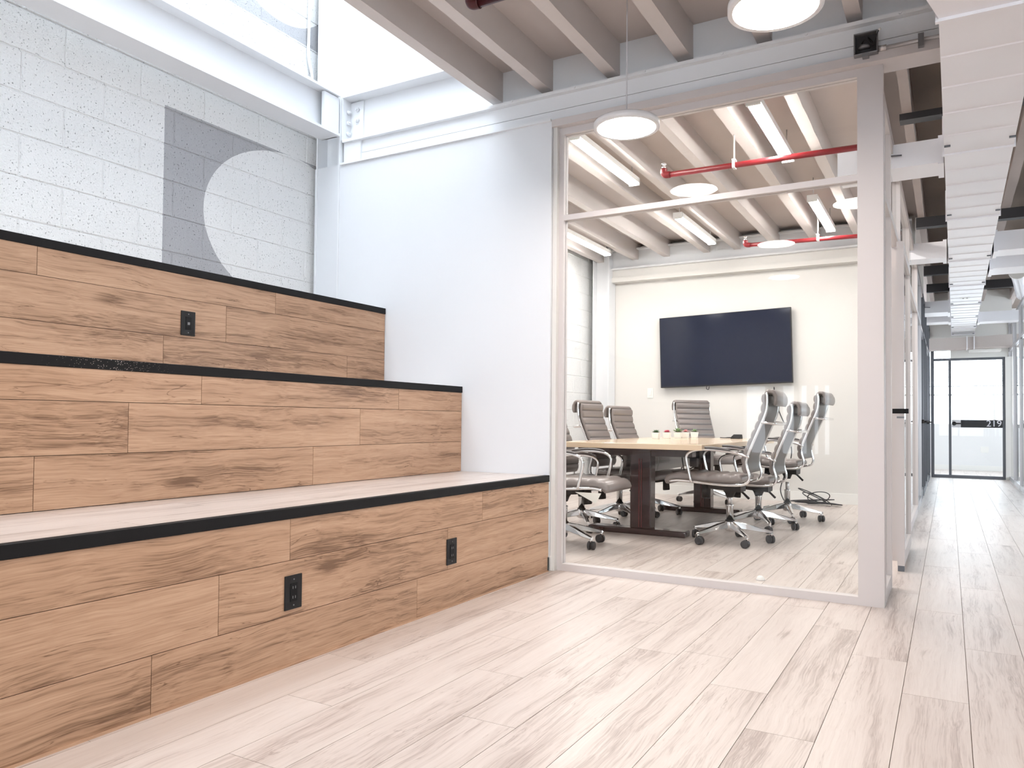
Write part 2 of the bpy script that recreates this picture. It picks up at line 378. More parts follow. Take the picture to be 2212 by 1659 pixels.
def lay(y_from, y_to, z_from, z_to):
    r0 = math.floor((z_from - 3.03) / BH); r1 = math.ceil((z_to - 3.03) / BH)
    for r in range(r0, r1):
        z = 3.03 + r * BH; j = 2.344 if r % 2 == 1 else 2.569
        k = math.floor((y_from - j) / BL)
        y = j + k * BL
        while y < y_to:
            a, b = max(y, y_from), min(y + BL, y_to); ln = round(b - a, 3)
            if ln > 0.03:
                me = bfull if abs(ln - BL) < 0.002 else part_cache.setdefault(ln, block_mesh(ln))
                o = link('block', me, None, wl); o.location = (XWALL - 0.03, a, z)
            y += BL
lay(-0.3, 4.25, 1.52, 4.75)
lay(6.55, YB, 0.0, 3.20)

wf = struct(MB().box(-4.12, XS[0], YW, YW + 0.12, 0, 2.79).build('wall_front', 'white'))
wu = struct(MB().box(-4.16, -2.60, 4.36, 4.46, 3.0, 5.0).build('wall_upper', 'white'))          # above the beam, end of the light well
struct(MB().box(-2.627, -2.56, -1.05, 4.40, DECK, 5.0).build('wall_well_right', 'white'))
struct(MB().box(-4.2, -2.60, -1.12, -1.05, DECK, 5.0).build('wall_well_near', 'white'))
wb = struct(MB().box(-4.16, XG - 0.03, YB, YB + 0.12, 0, DECK).build('wall_back', 'cream'))
struct(MB().box(3.5, 3.7, -5.1, 6.5, -0.1, DECK + 0.2).box(3.5, 3.7, 17.5, 18.1, -0.1, DECK + 0.2).box(3.5, 3.7, 6.5, 17.5, -0.1, 0.9).box(3.5, 3.7, 6.5, 17.5, 2.6, DECK + 0.2).build('wall_right', 'plaster'))
w13 = struct(MB().box(3.56, 3.64, 6.5, 17.5, 0.9, 0.95).box(3.56, 3.64, 6.5, 17.5, 2.55, 2.6).build('window_13', 'darkalu'))
for k in range(9): box(3.56, 3.64, 6.5 + k * 1.369, 6.55 + k * 1.369, 0.95, 2.55).build('mullion', 'darkalu', w13)
for k in range(8): box(3.596, 3.604, 6.55 + k * 1.369, 6.5 + (k + 1) * 1.369, 0.95, 2.55).build('pane', 'glass', w13)
struct(MB().box(XR + 0.05, 3.5, YP, YP + 0.12, 0, DECK).build('wall_office_front', 'cream'))
struct(MB().box(XR + 0.05, 3.5, 10.4, 10.5, 0, DECK).build('wall_office_side', 'cream'))
struct(MB().box(-4.16, XG - 0.03, 12.5, 12.6, 0, DECK).build('wall_partition', 'cream'))
# street side behind the viewer: shop window and a row of small panes
SLOT = [(-3.07, -2.72), (-2.46, -2.25), (-2.16, -2.05), (-1.95, -1.87), (-1.79, -1.70)]
wr = MB().box(-4.45, -3.07, -5.1, -4.9, 0, DECK).box(3.2, 3.7, -5.1, -4.9, 0, DECK).box(-3.07, 3.2, -5.1, -4.9, 0, 0.4).box(-3.07, 3.2, -5.1, -4.9, 2.9, DECK)
wr.box(-3.07, -1.1, -5.1, -4.9, 1.55, 2.9)
for (a, b), (c, d) in zip(SLOT, SLOT[1:] + [(-1.1, 0)]): wr.box(b, c, -5.1, -4.9, 0.4, 1.55)
struct(wr.build('wall_rear', 'plaster'))
ws_ = struct(MB().box(-1.1, 3.2, -5.06, -4.98, 0.4, 0.46).box(-1.1, 3.2, -5.06, -4.98, 2.84, 2.9).build('window_3', 'darkalu'))
for x in (-1.1, 0.32, 1.74, 3.15): box(x, x + 0.05, -5.06, -4.98, 0.46, 2.84).build('mullion', 'darkalu', ws_)
for x in (-1.05, 0.37, 1.79): box(x, x + 1.36, -5.025, -5.015, 0.46, 2.84).build('pane', 'glass', ws_)
for a, b in SLOT: box(a, b, -5.025, -5.015, 0.4, 1.55).build('pane', 'glass', ws_)
# room beyond the corridor end: window wall
we = MB()
we.box(-4.45, -1.6, 17.9, 18.1, 0, DECK).box(2.0, 3.7, 17.9, 18.1, 0, DECK).box(-1.6, 2.0, 17.9, 18.1, 0, 0.88).box(-1.6, 2.0, 17.9, 18.1, 2.62, DECK)
struct(we.build('wall_end', 'plaster'))
w4 = struct(MB().box(-1.6, 2.0, 17.93, 18.0, 0.88, 0.93).box(-1.6, 2.0, 17.93, 18.0, 2.57, 2.62).build('window_4', 'ivory'))
for x in (-1.6, -0.42, 0.77, 1.95): box(x, x + 0.05, 17.93, 18.0, 0.93, 2.57).build('mullion', 'ivory', w4)
box(-1.6, 2.0, 17.94, 17.99, 1.50, 1.54).build('meeting_rail', 'ivory', w4)
for x in (-1.55, -0.37, 0.82): box(x, x + 1.13, 17.96, 17.968, 0.93, 2.57).build('pane', 'glass', w4)
bl = MB()
for k in range(30):
    z = 2.55 - k * 0.028
    bl.hexa([(-1.56, 17.86, z - 0.008), (1.96, 17.86, z - 0.008), (1.96, 17.885, z + 0.008), (-1.56, 17.885, z + 0.008),
             (-1.56, 17.86, z - 0.006), (1.96, 17.86, z - 0.006), (1.96, 17.885, z + 0.010), (-1.56, 17.885, z + 0.010)])
b = empty('window_blind', (0.2, 17.87, 1.7)); tag(b, 'white slatted blind lowered halfway over the far office window', 'blind')
s_ = bl.build('slats', 'blind', b); s_.location = (-0.2, -17.87, -1.7); s_['kind'] = 'stuff'
box(-1.56, 1.96, 17.855, 17.89, 1.68, 1.705).build('bottom_rail', 'blind', b).location = (-0.2, -17.87, -1.7)

# baseboards
struct(MB().box(-4.0, XG - 0.05, YB - 0.014, YB, 0, 0.12).build('baseboard_back', 'ivory'))
bf = MB().box(XS[0] - 0.002, XS[0] + 0.012, YW - 0.012, YP + 0.01, 0, 0.088).box(XS[0] - 0.008, XS[0] + 0.012, YW - 0.012, YW, 0, 0.088)
struct(bf.build('baseboard_front', 'ivory', bevel=0.003))
struct(MB().box(-1.6, 3.5, 17.88, 17.9, 0, 0.1).build('baseboard_end', 'ivory'))

# ------------------------------------------------------------------ ceiling, joists, steel
ce = MB()
ce.box(-2.60, 3.7, -5.1, 18.1, DECK, DECK + 0.12)
ce.box(-4.45, -2.60, 4.40, 18.1, DECK, DECK + 0.12)
ce.box(-4.45, -2.60, -5.1, -1.05, DECK, DECK + 0.12)
ceiling = struct(ce.build('ceiling', 'deck'))
JX = [(-2.627, .075), (-2.256, .075), (-1.806, .080), (-1.365, .090), (-0.912, .080), (-0.454, .074)] + [(0.0 + 0.45 * k, .078) for k in range(8)]
def rough_joist(w, y0, y1, z0=JB, z1=DECK):      # old timber: edges wander a little
    m = MB(); n = max(2, int((y1 - y0) / 0.16)); vs = []; fs = []
    for i in range(n + 1):
        y = y0 + (y1 - y0) * i / n; e = lambda s=0.0018: random.uniform(-s, s)
        vs += [(e(), y, z0 + e()), (w + e(), y, z0 + e()), (w, y, z1), (0, y, z1)]
    for i in range(n):
        a = i * 4
        for k in range(4): fs.append((a + k, a + (k + 1) % 4, a + 4 + (k + 1) % 4, a + 4 + k))
    fs += [(3, 2, 1, 0), tuple(n * 4 + k for k in range(4))]
    return m.add(vs, fs)
for x, w in JX:
    o = rough_joist(w, -5.0, 4.31).build('joist', 'joist', ceiling); o.location.x = x
for x, w in [(-4.03, .078), (-3.56, .078), (-3.14, .078)] + JX[:6]:
    o = rough_joist(w, 4.32, 9.44).build('joist', 'joist', ceiling); o.location.x = x
box(XG + 0.002, 3.4, 4.42, 17.8, DECK - 0.02, DECK - 0.001).build('corridor_shade_sheet', 'shade_sheet', ceiling)  # sheet added under the deck to carry the painted corridor shade
for x, w in [(-0.265, .06)] + JX[6:9]:
    o = rough_joist(w, 4.32, 17.8).build('joist', 'timber', ceiling); o.location.x = x
def ibeam(w, h, tf, tw):
    a, b = w / 2, h / 2; t = tw / 2
    return [(-a, -b), (a, -b), (a, -b + tf), (t, -b + tf), (t, b - tf), (a, b - tf), (a, b), (-a, b), (-a, b - tf), (-t, b - tf), (-t, -b + tf), (-a, -b + tf)]
prof = [(p + 4.31, q + 3.125) for p, q in ibeam(0.225, 0.35, 0.020, 0.014)]
MB().prism(prof, 'x', -3.86, 3.5).build('steel_beam', 'steel', ceiling)
prof = [(p - 3.94, q + 3.14) for p, q in ibeam(0.18, 0.31, 0.018, 0.012)]
MB().prism(prof, 'y', -5.0, 4.17).build('steel_beam', 'steel', ceiling)
# boxed timber below the beam, with a lip
tr = struct(MB().box(-3.70, 3.5, 4.235, 4.37, 2.862, 2.95).box(-3.70, 3.5, 4.232, 4.37, 2.79, 2.858).box(-3.86, XS[0], 4.178, 4.37, 2.778, 2.792).build('trim_1', 'steel'))
struct(MB().box(XS[0], 3.5, 4.196, 4.37, 2.745, 2.79).build('trim_2', 'frame'))
box(-3.86, -3.70, 4.22, 4.37, 2.79, 2.95).build('packer', 'steel', tr)
# back beam of the meeting room
prof = [(p + 9.36, q + 3.03) for p, q in ibeam(0.17, 0.26, 0.018, 0.012)]
MB().prism(prof, 'x', -3.86, -0.34).build('steel_beam', 'steel', ceiling)
struct(MB().box(-3.84, -0.34, 9.34, YB, 2.80, 2.90).box(-3.84, -0.34, 9.31, YB, 2.74, 2.80).build('trim_3', 'cream'))
# bolted angle where beam meets column
ang = MB().box(-3.872, -3.86, 4.205, 4.30, 2.97, 3.28).box(-3.872, -3.74, 4.29, 4.302, 2.99, 3.27)
cl = ang.build('cleat_plate', 'steel', ceiling)
for z in (3.03, 3.11, 3.19): MB().cyl((-3.86, 4.255, z), (-3.84, 4.255, z), 0.016, seg=6).cyl((-3.84, 4.255, z), (-3.83, 4.255, z), 0.009, seg=8).build('bolt', 'steel', cl)
for z in (3.13, 3.21): MB().cyl((-3.79, 4.29, z), (-3.79, 4.272, z), 0.016, seg=6).cyl((-3.79, 4.272, z), (-3.79, 4.262, z), 0.009, seg=8).build('bolt', 'steel', cl)
ep = MB().box(-4.0, -3.88, 4.16, 4.175, 2.985, 3.29).box(-3.895, -3.868, 4.02, 4.17, 3.005, 3.27).build('end_plate', 'steel', ceiling)
for x in (-2.42, -1.98, -1.53, -1.08, -0.64, -0.2): MB().cyl((x, 4.20, 2.962), (x, 4.188, 2.962), 0.008, seg=8).build('rivet', 'steel', ceiling)
# columns: H sections with the web facing the room
def column(loc, z1, label):
    c = empty('steel_column', loc); tag(c, label, 'column', 'white steel columns')
    MB().box(-0.115, -0.103, -0.11, 0.11, 0, z1).build('flange', 'steel', c)
    MB().box(0.103, 0.115, -0.11, 0.11, 0, z1).build('flange', 'steel', c)
    MB().box(-0.103, 0.103, -0.006, 0.006, 0, z1).build('web', 'steel', c)
column((-3.99, 4.30, 0), 4.95, 'white steel column in the corner beside the tiered seating')
column((-3.95, 9.33, 0), 3.2, 'white steel column at the back corner of the meeting room')
# skylight frame over the well
sk = struct(MB().box(-4.15, -4.08, -1.05, 4.40, 4.86, 4.93).box(-2.70, -2.63, -1.05, 4.40, 4.86, 4.93).build('window_5', 'steel'))
for k in range(6): box(-4.08, -2.70, -1.05 + k * 1.08, -1.0 + k * 1.08, 4.86, 4.93).build('glazing_bar', 'steel', sk)
for k in range(5): box(-4.08, -2.70, -1.0 + k * 1.08, -1.05 + (k + 1) * 1.08, 4.895, 4.903).build('pane', 'glass', sk)
# dark strips across the corridor ceiling
for y, zb in ((5.75, 2.975), (8.75, 2.92), (11.5, 2.90), (13.0, 2.90)):
    box(XG, 3.4, y, y + 0.10, zb, 3.02).build('cross_strip', 'darksteel', ceiling)

# ------------------------------------------------------------------ tiered seating
ts = empty('tiered_seating', (XS[0], 1.5, 0)); tag(ts, 'three tier stepped wooden seating with black edges along the block wall', 'seating')
def part(mb, name, mat, parent, **k):
    o = mb.build(name, mat, parent, **k); o.matrix_parent_inverse = parent.matrix_world.inverted(); return o
bpy.context.view_layer.update()
YN = -1.2; YT = YW - 0.002
rows = [  # (z0, z1, joint)
    [(0.004, 0.187, 1.509), (0.187, 0.391, 1.755), (0.391, 0.546, 2.073)],
    [(0.586, 0.780, 1.494), (0.780, 0.977, 1.845), (0.977, 1.100, 2.179)],
    [(1.140, 1.334, 2.458), (1.334, 1.533, 1.487), (1.533, 1.659, 1.837)]]
for t in range(3):
    xr, xb = XS[t], (XS[t + 1] if t < 2 else XWALL + 0.004)
    zb = 0 if t == 0 else ZS[t - 1]
    rb = part(MB().box(xr - 0.03, xr - 0.008, YN, YT, zb, ZS[t] - 0.02), 'riser_board', 'seam', ts)
    for z0, z1, j in rows[t]:
        y = j - 1.353 * 3
        while y < YT:
            a, b_ = max(y, YN), min(y + 1.353, YT)
            if b_ - a > 0.02:
                o = box(xr - 0.008, xr, a + 0.0012, b_ - 0.0012, z0 + 0.0012, z1 - 0.0012).build('plank', 'riser', rb)
                o.matrix_parent_inverse = rb.matrix_world.inverted()
            y += 1.353
    tb = part(MB().box(xb, xr - 0.008, YN, YT, ZS[t] - 0.03, ZS[t] - 0.006), 'tread_board', 'seam', ts)
    n = 4; wd = (xr - 0.030 - xb) / n
    for k in range(n):
        y = -1.2 - 0.45 * ((k * 2 + t) % 3); xa = xb + k * wd
        while y < YT:
            a, b_ = max(y, YN), min(y + 1.353, YT)
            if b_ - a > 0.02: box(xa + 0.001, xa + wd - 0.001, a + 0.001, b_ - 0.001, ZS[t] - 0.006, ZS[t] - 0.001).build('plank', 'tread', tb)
            y += 1.353
    part(MB().box(xr - 0.030, xr + 0.006, YN, YT, ZS[t] - 0.040, ZS[t]), 'nosing', 'chipped' if t == 1 else 'black', ts, bevel=0.002)
    part(MB().box(xb + 0.02, xr - 0.04, YN, YN + 0.03, zb, ZS[t] - 0.03), 'end_panel', 'riser', ts)
# quarter trim at the foot
struct(MB().box(XS[0], XS[0] + 0.008, YN, YW - 0.012, 0, 0.006).build('trim_4', 'riser'))

# outlets on the risers
def outlet(x, y, z, label, kind):
    o = empty('power_outlet', (x, y, z)); tag(o, label, 'outlet', 'black outlets on the seating risers')
    MB().box(0, 0.006, -0.0425, 0.0425, -0.0635, 0.0635).build('plate', 'blackp', o, bevel=0.002)
    ins = MB().box(0.006, 0.0085, -0.017, 0.017, -0.034, 0.034).build('insert', 'black', o, bevel=0.001)
    if kind == 'duplex':
        for zz in (-0.018, 0.018):
            MB().box(0.0085, 0.009, -0.008, -0.005, zz - 0.005, zz + 0.005).box(0.0085, 0.009, 0.005, 0.008, zz - 0.005, zz + 0.005).build('slot', 'greybox', ins)
    else:
        MB().box(0.0085, 0.0095, -0.007, 0.007, -0.008, 0.006).build('jack', 'greybox', ins)
    for zz in (-0.048, 0.048): MB().cyl((0.006, 0, zz), (0.0075, 0, zz), 0.003, seg=8).build('screw', 'greybox', o)
outlet(XS[0], 2.089, 0.272, 'black wall outlet on the lowest riser, nearer to the viewer', 'duplex')
outlet(XS[0], 3.138, 0.272, 'black wall outlet on the lowest riser, nearer to the glass wall', 'duplex')
outlet(XS[2], 2.597, 1.409, 'black data jack plate on the topmost riser', 'data')

# ------------------------------------------------------------------ glass front of the meeting room
gf = struct(MB().box(-2.104, -2.072, YP, YP + 0.06, 0, 2.745).build('window_1', 'frame'))
box(-2.132, -2.104, YW + 0.02, YP + 0.06, 0, 2.75).build('jamb', 'cream', gf)
box(-2.072, -0.402, YP, YP + 0.06, 0, 0.042).build('bottom_rail', 'frame', gf)
box(-2.072, -0.402, YP, YP + 0.06, 2.166, 2.199).build('transom', 'frame', gf)
box(-2.072, -0.402, YP, YP + 0.06, 2.704, 2.745).build('head_rail', 'frame', gf)
box(-0.402, XG, YP, YP + 0.06, 0, 2.745).build('corner_post', 'frame', gf)
box(-2.072, -0.402, YP + 0.026, YP + 0.034, 0.042, 2.166).build('pane', 'glass', gf)
box(-2.072, -0.402, YP + 0.026, YP + 0.034, 2.199, 2.704).build('pane', 'glass', gf)

# corridor glazing, left side
def gl_side(x0, x1, ys, name, mat, z_rails, first=True):
    m = MB()
    for z0, z1 in z_rails: m.box(x0, x1, ys[0], ys[-1], z0, z1)
    w = struct(m.build(name, mat))
    for y in ys[:-1] if not first else ys: box(x0 - 0.002, x1 + 0.002, y - 0.02, y + 0.02, 0, z_rails[-1][1]).build('mullion', mat, w)
    zs = [0.0] + [z for r in z_rails for z in r]
    for a, b_ in zip(ys[:-1], ys[1:]):
        for r0, r1 in zip(z_rails[:-1], z_rails[1:]):
            box((x0 + x1) / 2 - 0.004, (x0 + x1) / 2 + 0.004, a + 0.02, b_ - 0.02, r0[1], r1[0]).build('pane', 'glass', w)
    return w
RAILS = [(0.0, 0.075), (2.09, 2.135), (2.56, 2.61)]
gl_side(XG - 0.055, XG, [4.33, 4.80], 'window_2', 'frame', RAILS)
gl_side(XG - 0.055, XG, [5.78, 7.15, 9.05], 'window_6', 'frame', RAILS)
gl_side(XG - 0.055, XG, [9.092, 10.25], 'window_7', 'alu', RAILS)
gl_side(XG - 0.055, XG, [11.2, 11.9, 12.9], 'window_8', 'darkalu', RAILS)
gl_side(XG - 0.055, XG, [13.85, 14.5, 15.17], 'window_9', 'darkalu', RAILS)
hd = struct(MB().box(XG - 0.05, XG - 0.005, 4.80, 5.78, 2.56, 2.61).box(XG - 0.05, XG - 0.005, 10.25, 11.2, 2.56, 2.61).box(XG - 0.05, XG - 0.005, 12.9, 13.85, 2.56, 2.61)
            .box(XG - 0.05, XG - 0.005, 10.25, 11.2, 2.09, 2.13).box(XG - 0.05, XG - 0.005, 12.9, 13.85, 2.09, 2.13).box(XG - 0.05, XG - 0.005, 4.80, 5.78, 2.12, 2.17)
            .box(XG - 0.05, XG - 0.005, 4.28, 15.17, 2.62, 2.66).build('trim_5', 'frame'))
box(XG - 0.03, XG - 0.022, 4.82, 5.76, 2.17, 2.56).build('pane', 'glass', hd)
# sliding door, half open
sd = empty('sliding_door', (-0.262, 5.36, 0)); tag(sd, 'pale framed glass sliding door standing half open into the corridor', 'door')
for y in (0, 0.92): box(-0.02, 0.02, y, y + 0.06, 0.035, 2.07).build('stile', 'frame', sd)
box(-0.02, 0.02, 0.06, 0.92, 0.035, 0.12).build('bottom_rail', 'frame', sd); box(-0.02, 0.02, 0.06, 0.92, 2.01, 2.07).build('top_rail', 'frame', sd)
box(-0.004, 0.004, 0.06, 0.92, 0.12, 2.01).build('pane', 'glass', sd)
box(-0.018, 0.018, 0.002, 0.06, 0.0, 0.035).build('shoe', 'darkalu', sd)
box(-0.045, 0.045, -0.012, 0.02, 0.985, 1.015).build('pull_handle', 'black', sd)
box(-0.021, 0.021, -0.004, 0.0, 0.955, 0.967).build('strike_plate', 'greybox', sd)
# framed doors further along
def corridor_door(y0, label):
    d = empty('glass_door', (XG - 0.0275, y0, 0)); tag(d, label, 'door', 'dark framed glass office doors')
    for y in (0.03, 0.86): box(-0.025, 0.025, y, y + 0.06, 0.01, 2.08).build('stile', 'darkalu', d)
    box(-0.025, 0.025, 0.09, 0.86, 0.01, 0.12).build('bottom_rail', 'darkalu', d); box(-0.025, 0.025, 0.09, 0.86, 2.0, 2.08).build('top_rail', 'darkalu', d)
    box(-0.004, 0.004, 0.09, 0.86, 0.12, 2.0).build('pane', 'glass', d)
    h = MB().cyl((0.025, 0.06, 0.95), (0.06, 0.06, 0.95), 0.024, seg=12).tube([(0.06, 0.06, 0.95), (0.085, 0.08, 0.95), (0.085, 0.18, 0.95)], 0.011)
    h.build('lever_handle', 'darksteel', d)
corridor_door(10.27, 'dark framed glass office door on the left, nearer of the pair')
corridor_door(12.92, 'dark framed glass office door on the left, farther of the pair')
# corridor glazing, right side
rr = gl_side(XR, XR + 0.05, [4.5, 6.2, 7.9, 9.6, 11.3, 13.0, 14.2, YE], 'window_10', 'alu', [(0.0, 0.06), (2.14, 2.18), (2.60, 2.64)])

# ------------------------------------------------------------------ end of corridor: door 219
ew = MB().box(0.03, XR + 0.05, YE, YE + 0.10, 2.06, DECK).box(0.825, XR + 0.05, YE - 0.03, YE + 0.10, 0, 2.06).box(-0.33, 0.03, YE, YE + 0.10, 2.30, DECK)
struct(ew.build('wall_corridor_end', 'cream'))
ef = struct(MB().box(-0.27, -0.22, YE, YE + 0.06, 0, 2.30).box(-0.22, 0.0, YE, YE + 0.06, 0, 0.05).box(-0.22, 0.0, YE, YE + 0.06, 2.02, 2.06).box(-0.22, 0.0, YE, YE + 0.06, 2.26, 2.30).build('window_11', 'darkalu'))
box(-0.22, 0.0, YE + 0.026, YE + 0.034, 0.05, 2.02).build('pane', 'glass', ef); box(-0.22, 0.0, YE + 0.026, YE + 0.034, 2.06, 2.26).build('pane', 'glass', ef)
d = empty('door_1', (0.0, YE, 0)); struct(d, 'glazed metal door with a black band reading 219 at the corridor end')
box(0.0, 0.04, 0, 0.06, 0, 2.06).build('stile', 'darkalu', d); box(0.785, 0.825, 0, 0.06, 0, 2.06).build('stile', 'darkalu', d)
box(0.04, 0.785, 0, 0.06, 0.0, 0.05).build('bottom_rail', 'darkalu', d); box(0.04, 0.785, 0, 0.06, 2.02, 2.06).build('top_rail', 'darkalu', d)
box(0.04, 0.785, 0.026, 0.034, 0.05, 2.02).build('pane', 'glass', d)
bd = box(0.18, 0.785, 0.018, 0.026, 0.868, 1.0).build('sign_band', 'band', d)
cu = bpy.data.curves.new('room_number', 'FONT'); cu.body = '219'; cu.size = 0.15; cu.align_x = 'RIGHT'; cu.align_y = 'CENTER'; cu.extrude = 0.001
tmp = bpy.data.objects.new('tmp', cu); COL.objects.link(tmp); bpy.context.view_layer.update()
tm = bpy.data.meshes.new_from_object(tmp.evaluated_get(bpy.context.evaluated_depsgraph_get())); bpy.data.objects.remove(tmp)
tx = link('room_number', tm, 'letter', bd); tx.location = (0.775, 0.0165, 0.934); tx.rotation_euler = (math.radians(90), 0, 0)
box(0.045, 0.18, 0.012, 0.05, 0.868, 1.0).build('lock_plate', 'alu', d)
MB().cyl((0.08, 0.012, 0.935), (0.08, -0.03, 0.935), 0.035, seg=14).tube([(0.08, -0.03, 0.935), (0.10, -0.05, 0.935), (0.19, -0.05, 0.935)], 0.011).build('lever_handle', 'darksteel', d)
o = empty('wall_outlet', (0.62, 17.9, 0.42)); tag(o, 'white double outlet low on the wall seen through door 219', 'outlet')
MB().box(-0.07, 0.07, -0.012, -0.001, -0.06, 0.06).build('plate', 'ivory', o, bevel=0.003)
for xx in (-0.035, 0.035): MB().box(xx - 0.017, xx + 0.017, -0.015, -0.012, -0.034, 0.034).build('socket', 'ivory', o)

# ------------------------------------------------------------------ ducts
def dx(y): return 0.0065 * (y - 3.3)             # run is not quite parallel to the corridor
du = empty('supply_duct', (0.14, 3.3, 2.45)); tag(du, 'long galvanised rectangular duct running down the corridor ceiling', 'duct')
bpy.context.view_layer.update()
def dpart(mb, name, mat, par=None):
    o = mb.build(name, mat, par or du); o.matrix_parent_inverse = (par or du).matrix_world.inverted(); return o
JY = [3.28, 4.95, 6.55, 8.25, 9.75, 11.3, 12.7, 14.0, 15.1]
DL, DR, DB, DT = -0.026, 0.304, 2.45, 2.66
for a, b_ in zip(JY[:-1], JY[1:]):
    m = MB(); xa, xb = dx(a), dx(b_)
    m.hexa([(DL + xa, a, DB), (DR + xa, a, DB), (DR + xb, b_, DB), (DL + xb, b_, DB), (DL + xa, a, DT), (DR + xa, a, DT), (DR + xb, b_, DT), (DL + xb, b_, DT)])
    sec = dpart(m, 'duct_section', 'galv')
    n = 5
    for k in range(1, n):
        y = a + (b_ - a) * k / n; x = dx(y)
        dpart(MB().prism([(y - 0.006, DB + 0.001), (y, DB - 0.005), (y + 0.006, DB + 0.001)], 'x', DL + x + 0.002, DR + x - 0.002), 'stiffening_bead', 'galv', sec)
    x = dx(b_)
    dpart(MB().box(DL + x - 0.010, DR + x + 0.010, b_ - 0.016, b_ + 0.002, DB - 0.010, DT + 0.01), 'joint_flange', 'galv')
    for xx in (DL + x + 0.0, DR + x - 0.03): dpart(MB().box(xx, xx + 0.03, b_ - 0.17, b_ - 0.155, DB - 0.008, DB), 'corner_clip', 'darkalu')
# near transition, widening towards the viewer
dpart(MB().hexa([(DL - 0.20, 2.55, DB + 0.08), (DR + 0.2, 2.55, DB + 0.08), (DR, 3.265, DB), (DL, 3.265, DB), (DL - 0.20, 2.55, DT + 0.2), (DR + 0.2, 2.55, DT + 0.2), (DR, 3.265, DT), (DL, 3.265, DT)]), 'transition_piece', 'galv')
dpart(MB().box(DL - 0.012, DR + 0.012, 3.262, 3.282, DB - 0.012, DT + 0.01), 'joint_flange', 'galv')
dpart(MB().box(DL - 0.20, DR + 0.2, 0.2, 2.55, DB + 0.08, DT + 0.2), 'duct_section', 'galv')
# small sticker
lb = dpart(MB().box(0.12, 0.23, 10.62, 10.78, DB - 0.0015, DB), 'sticker', 'ivory')
for x in (0.15, 0.19): dpart(MB().box(x, x + 0.018, 10.68, 10.75, DB - 0.0025, DB - 0.0015), 'sticker_mark', 'darksteel', lb)
def branch(x0, x1, y0, y1, z0, z1, label, damper=0):
    b = empty('branch_duct', ((x0 + x1) / 2, y0, z0)); tag(b, label, 'duct', 'branch ducts off the corridor duct')
    ox, oy, oz = (x0 + x1) / 2, y0, z0
    MB().box(x0 - ox, x1 - ox, 0, y1 - y0, 0, z1 - z0).build('body', 'galv', b)
    xe = (x1 if abs(x1) < abs(x0) else x0) - ox; sg = -1 if xe > 0 else 1
    MB().box(min(xe, xe + sg * 0.03), max(xe, xe + sg * 0.03), -0.012, y1 - y0 + 0.012, -0.012, z1 - z0 + 0.012).build('collar', 'galv', b)
    if damper:
        MB().cyl((0, 0, (z1 - z0) / 2), (0, -0.02, (z1 - z0) / 2), 0.010, seg=8).tube([(0.0, -0.02, (z1 - z0) / 2), (-0.07 * sg, -0.022, (z1 - z0) / 2 - 0.005)], 0.005).build('damper_handle', 'darkalu', b)
branch(-0.60, -0.018, 5.14, 5.42, 2.47, 2.615, 'galvanised branch duct entering the glazing above the sliding door', 1)
branch(-0.60, -0.010, 8.10, 8.36, 2.47, 2.62, 'second galvanised branch duct along the left side of the corridor')
branch(-0.60, 0.026, 12.1, 12.55, 2.47, 2.63, 'third galvanised branch duct along the left side of the corridor', 1)
branch(-0.60, 0.034, 13.25, 13.6, 2.47, 2.63, 'farthest galvanised branch duct along the left side of the corridor')
branch(0.352, 1.3, 7.95, 8.24, 2.46, 2.63, 'galvanised branch duct on the right side, nearest to the viewer', 1)
branch(0.356, 1.3, 8.85, 9.25, 2.46, 2.62, 'galvanised branch duct on the right side, second from the viewer', 1)
branch(0.38, 1.3, 13.3, 13.6, 2.45, 2.60, 'galvanised branch duct on the right side, closest to door 219')
# curved cross duct near the end
pts = [(-0.6, 14.62), (0.1, 14.62), (0.45, 14.56), (0.8, 14.42), (1.4, 14.35)]
P = smooth_path([(x, y, 0) for x, y in pts], 5); m = MB(); vs = []; fs = []
for p in P: vs += [(p.x, p.y, 2.17), (p.x, p.y + 0.3, 2.17), (p.x, p.y + 0.3, 2.36), (p.x, p.y, 2.36)]
for i in range(len(P) - 1):
    for k in range(4): fs.append((i * 4 + k, i * 4 + (k + 1) % 4, i * 4 + 4 + (k + 1) % 4, i * 4 + 4 + k))
fs += [(0, 1, 2, 3), tuple(len(P) * 4 - 4 + k for k in (3, 2, 1, 0))]
cd = empty('cross_duct', (0.2, 14.62, 2.17)); tag(cd, 'curved beige cross duct just above door 219', 'duct'); bpy.context.view_layer.update()
dpart(m.add(vs, fs), 'body', 'deck', cd); 
for x in (0.26, 0.36): dpart(MB().box(x, x + 0.014, 14.55, 14.9, 2.16, 2.37), 'joint_flange', 'galv', cd)
dpart(MB().hexa([(0.30, 14.75, 2.13), (0.75, 14.70, 2.13), (0.75, 15.05, 2.13), (0.30, 15.05, 2.13), (0.30, 14.75, 2.165), (0.75, 14.70, 2.165), (0.75, 15.05, 2.165), (0.30, 15.05, 2.165)]), 'drip_tray', 'ivory', cd)
sp_ = empty('spiral_duct', (0.72, 10.9, 2.75)); tag(sp_, 'pale flexible duct bundle hanging at the upper right of the corridor', 'duct')
P = []; R_ = []
for k in range(60):
    P.append((0.0 + 0.003 * k, 0.03 * k, 0.02 * math.sin(k / 14))); R_.append(0.075 + (0.005 if k % 2 else 0))
MB().tube(P, R_, 14).build('hose', 'galv', sp_); MB().cyl((0, -0.06, 0), (0, 0.01, 0), 0.09, seg=16).build('collar', 'ivory', sp_)

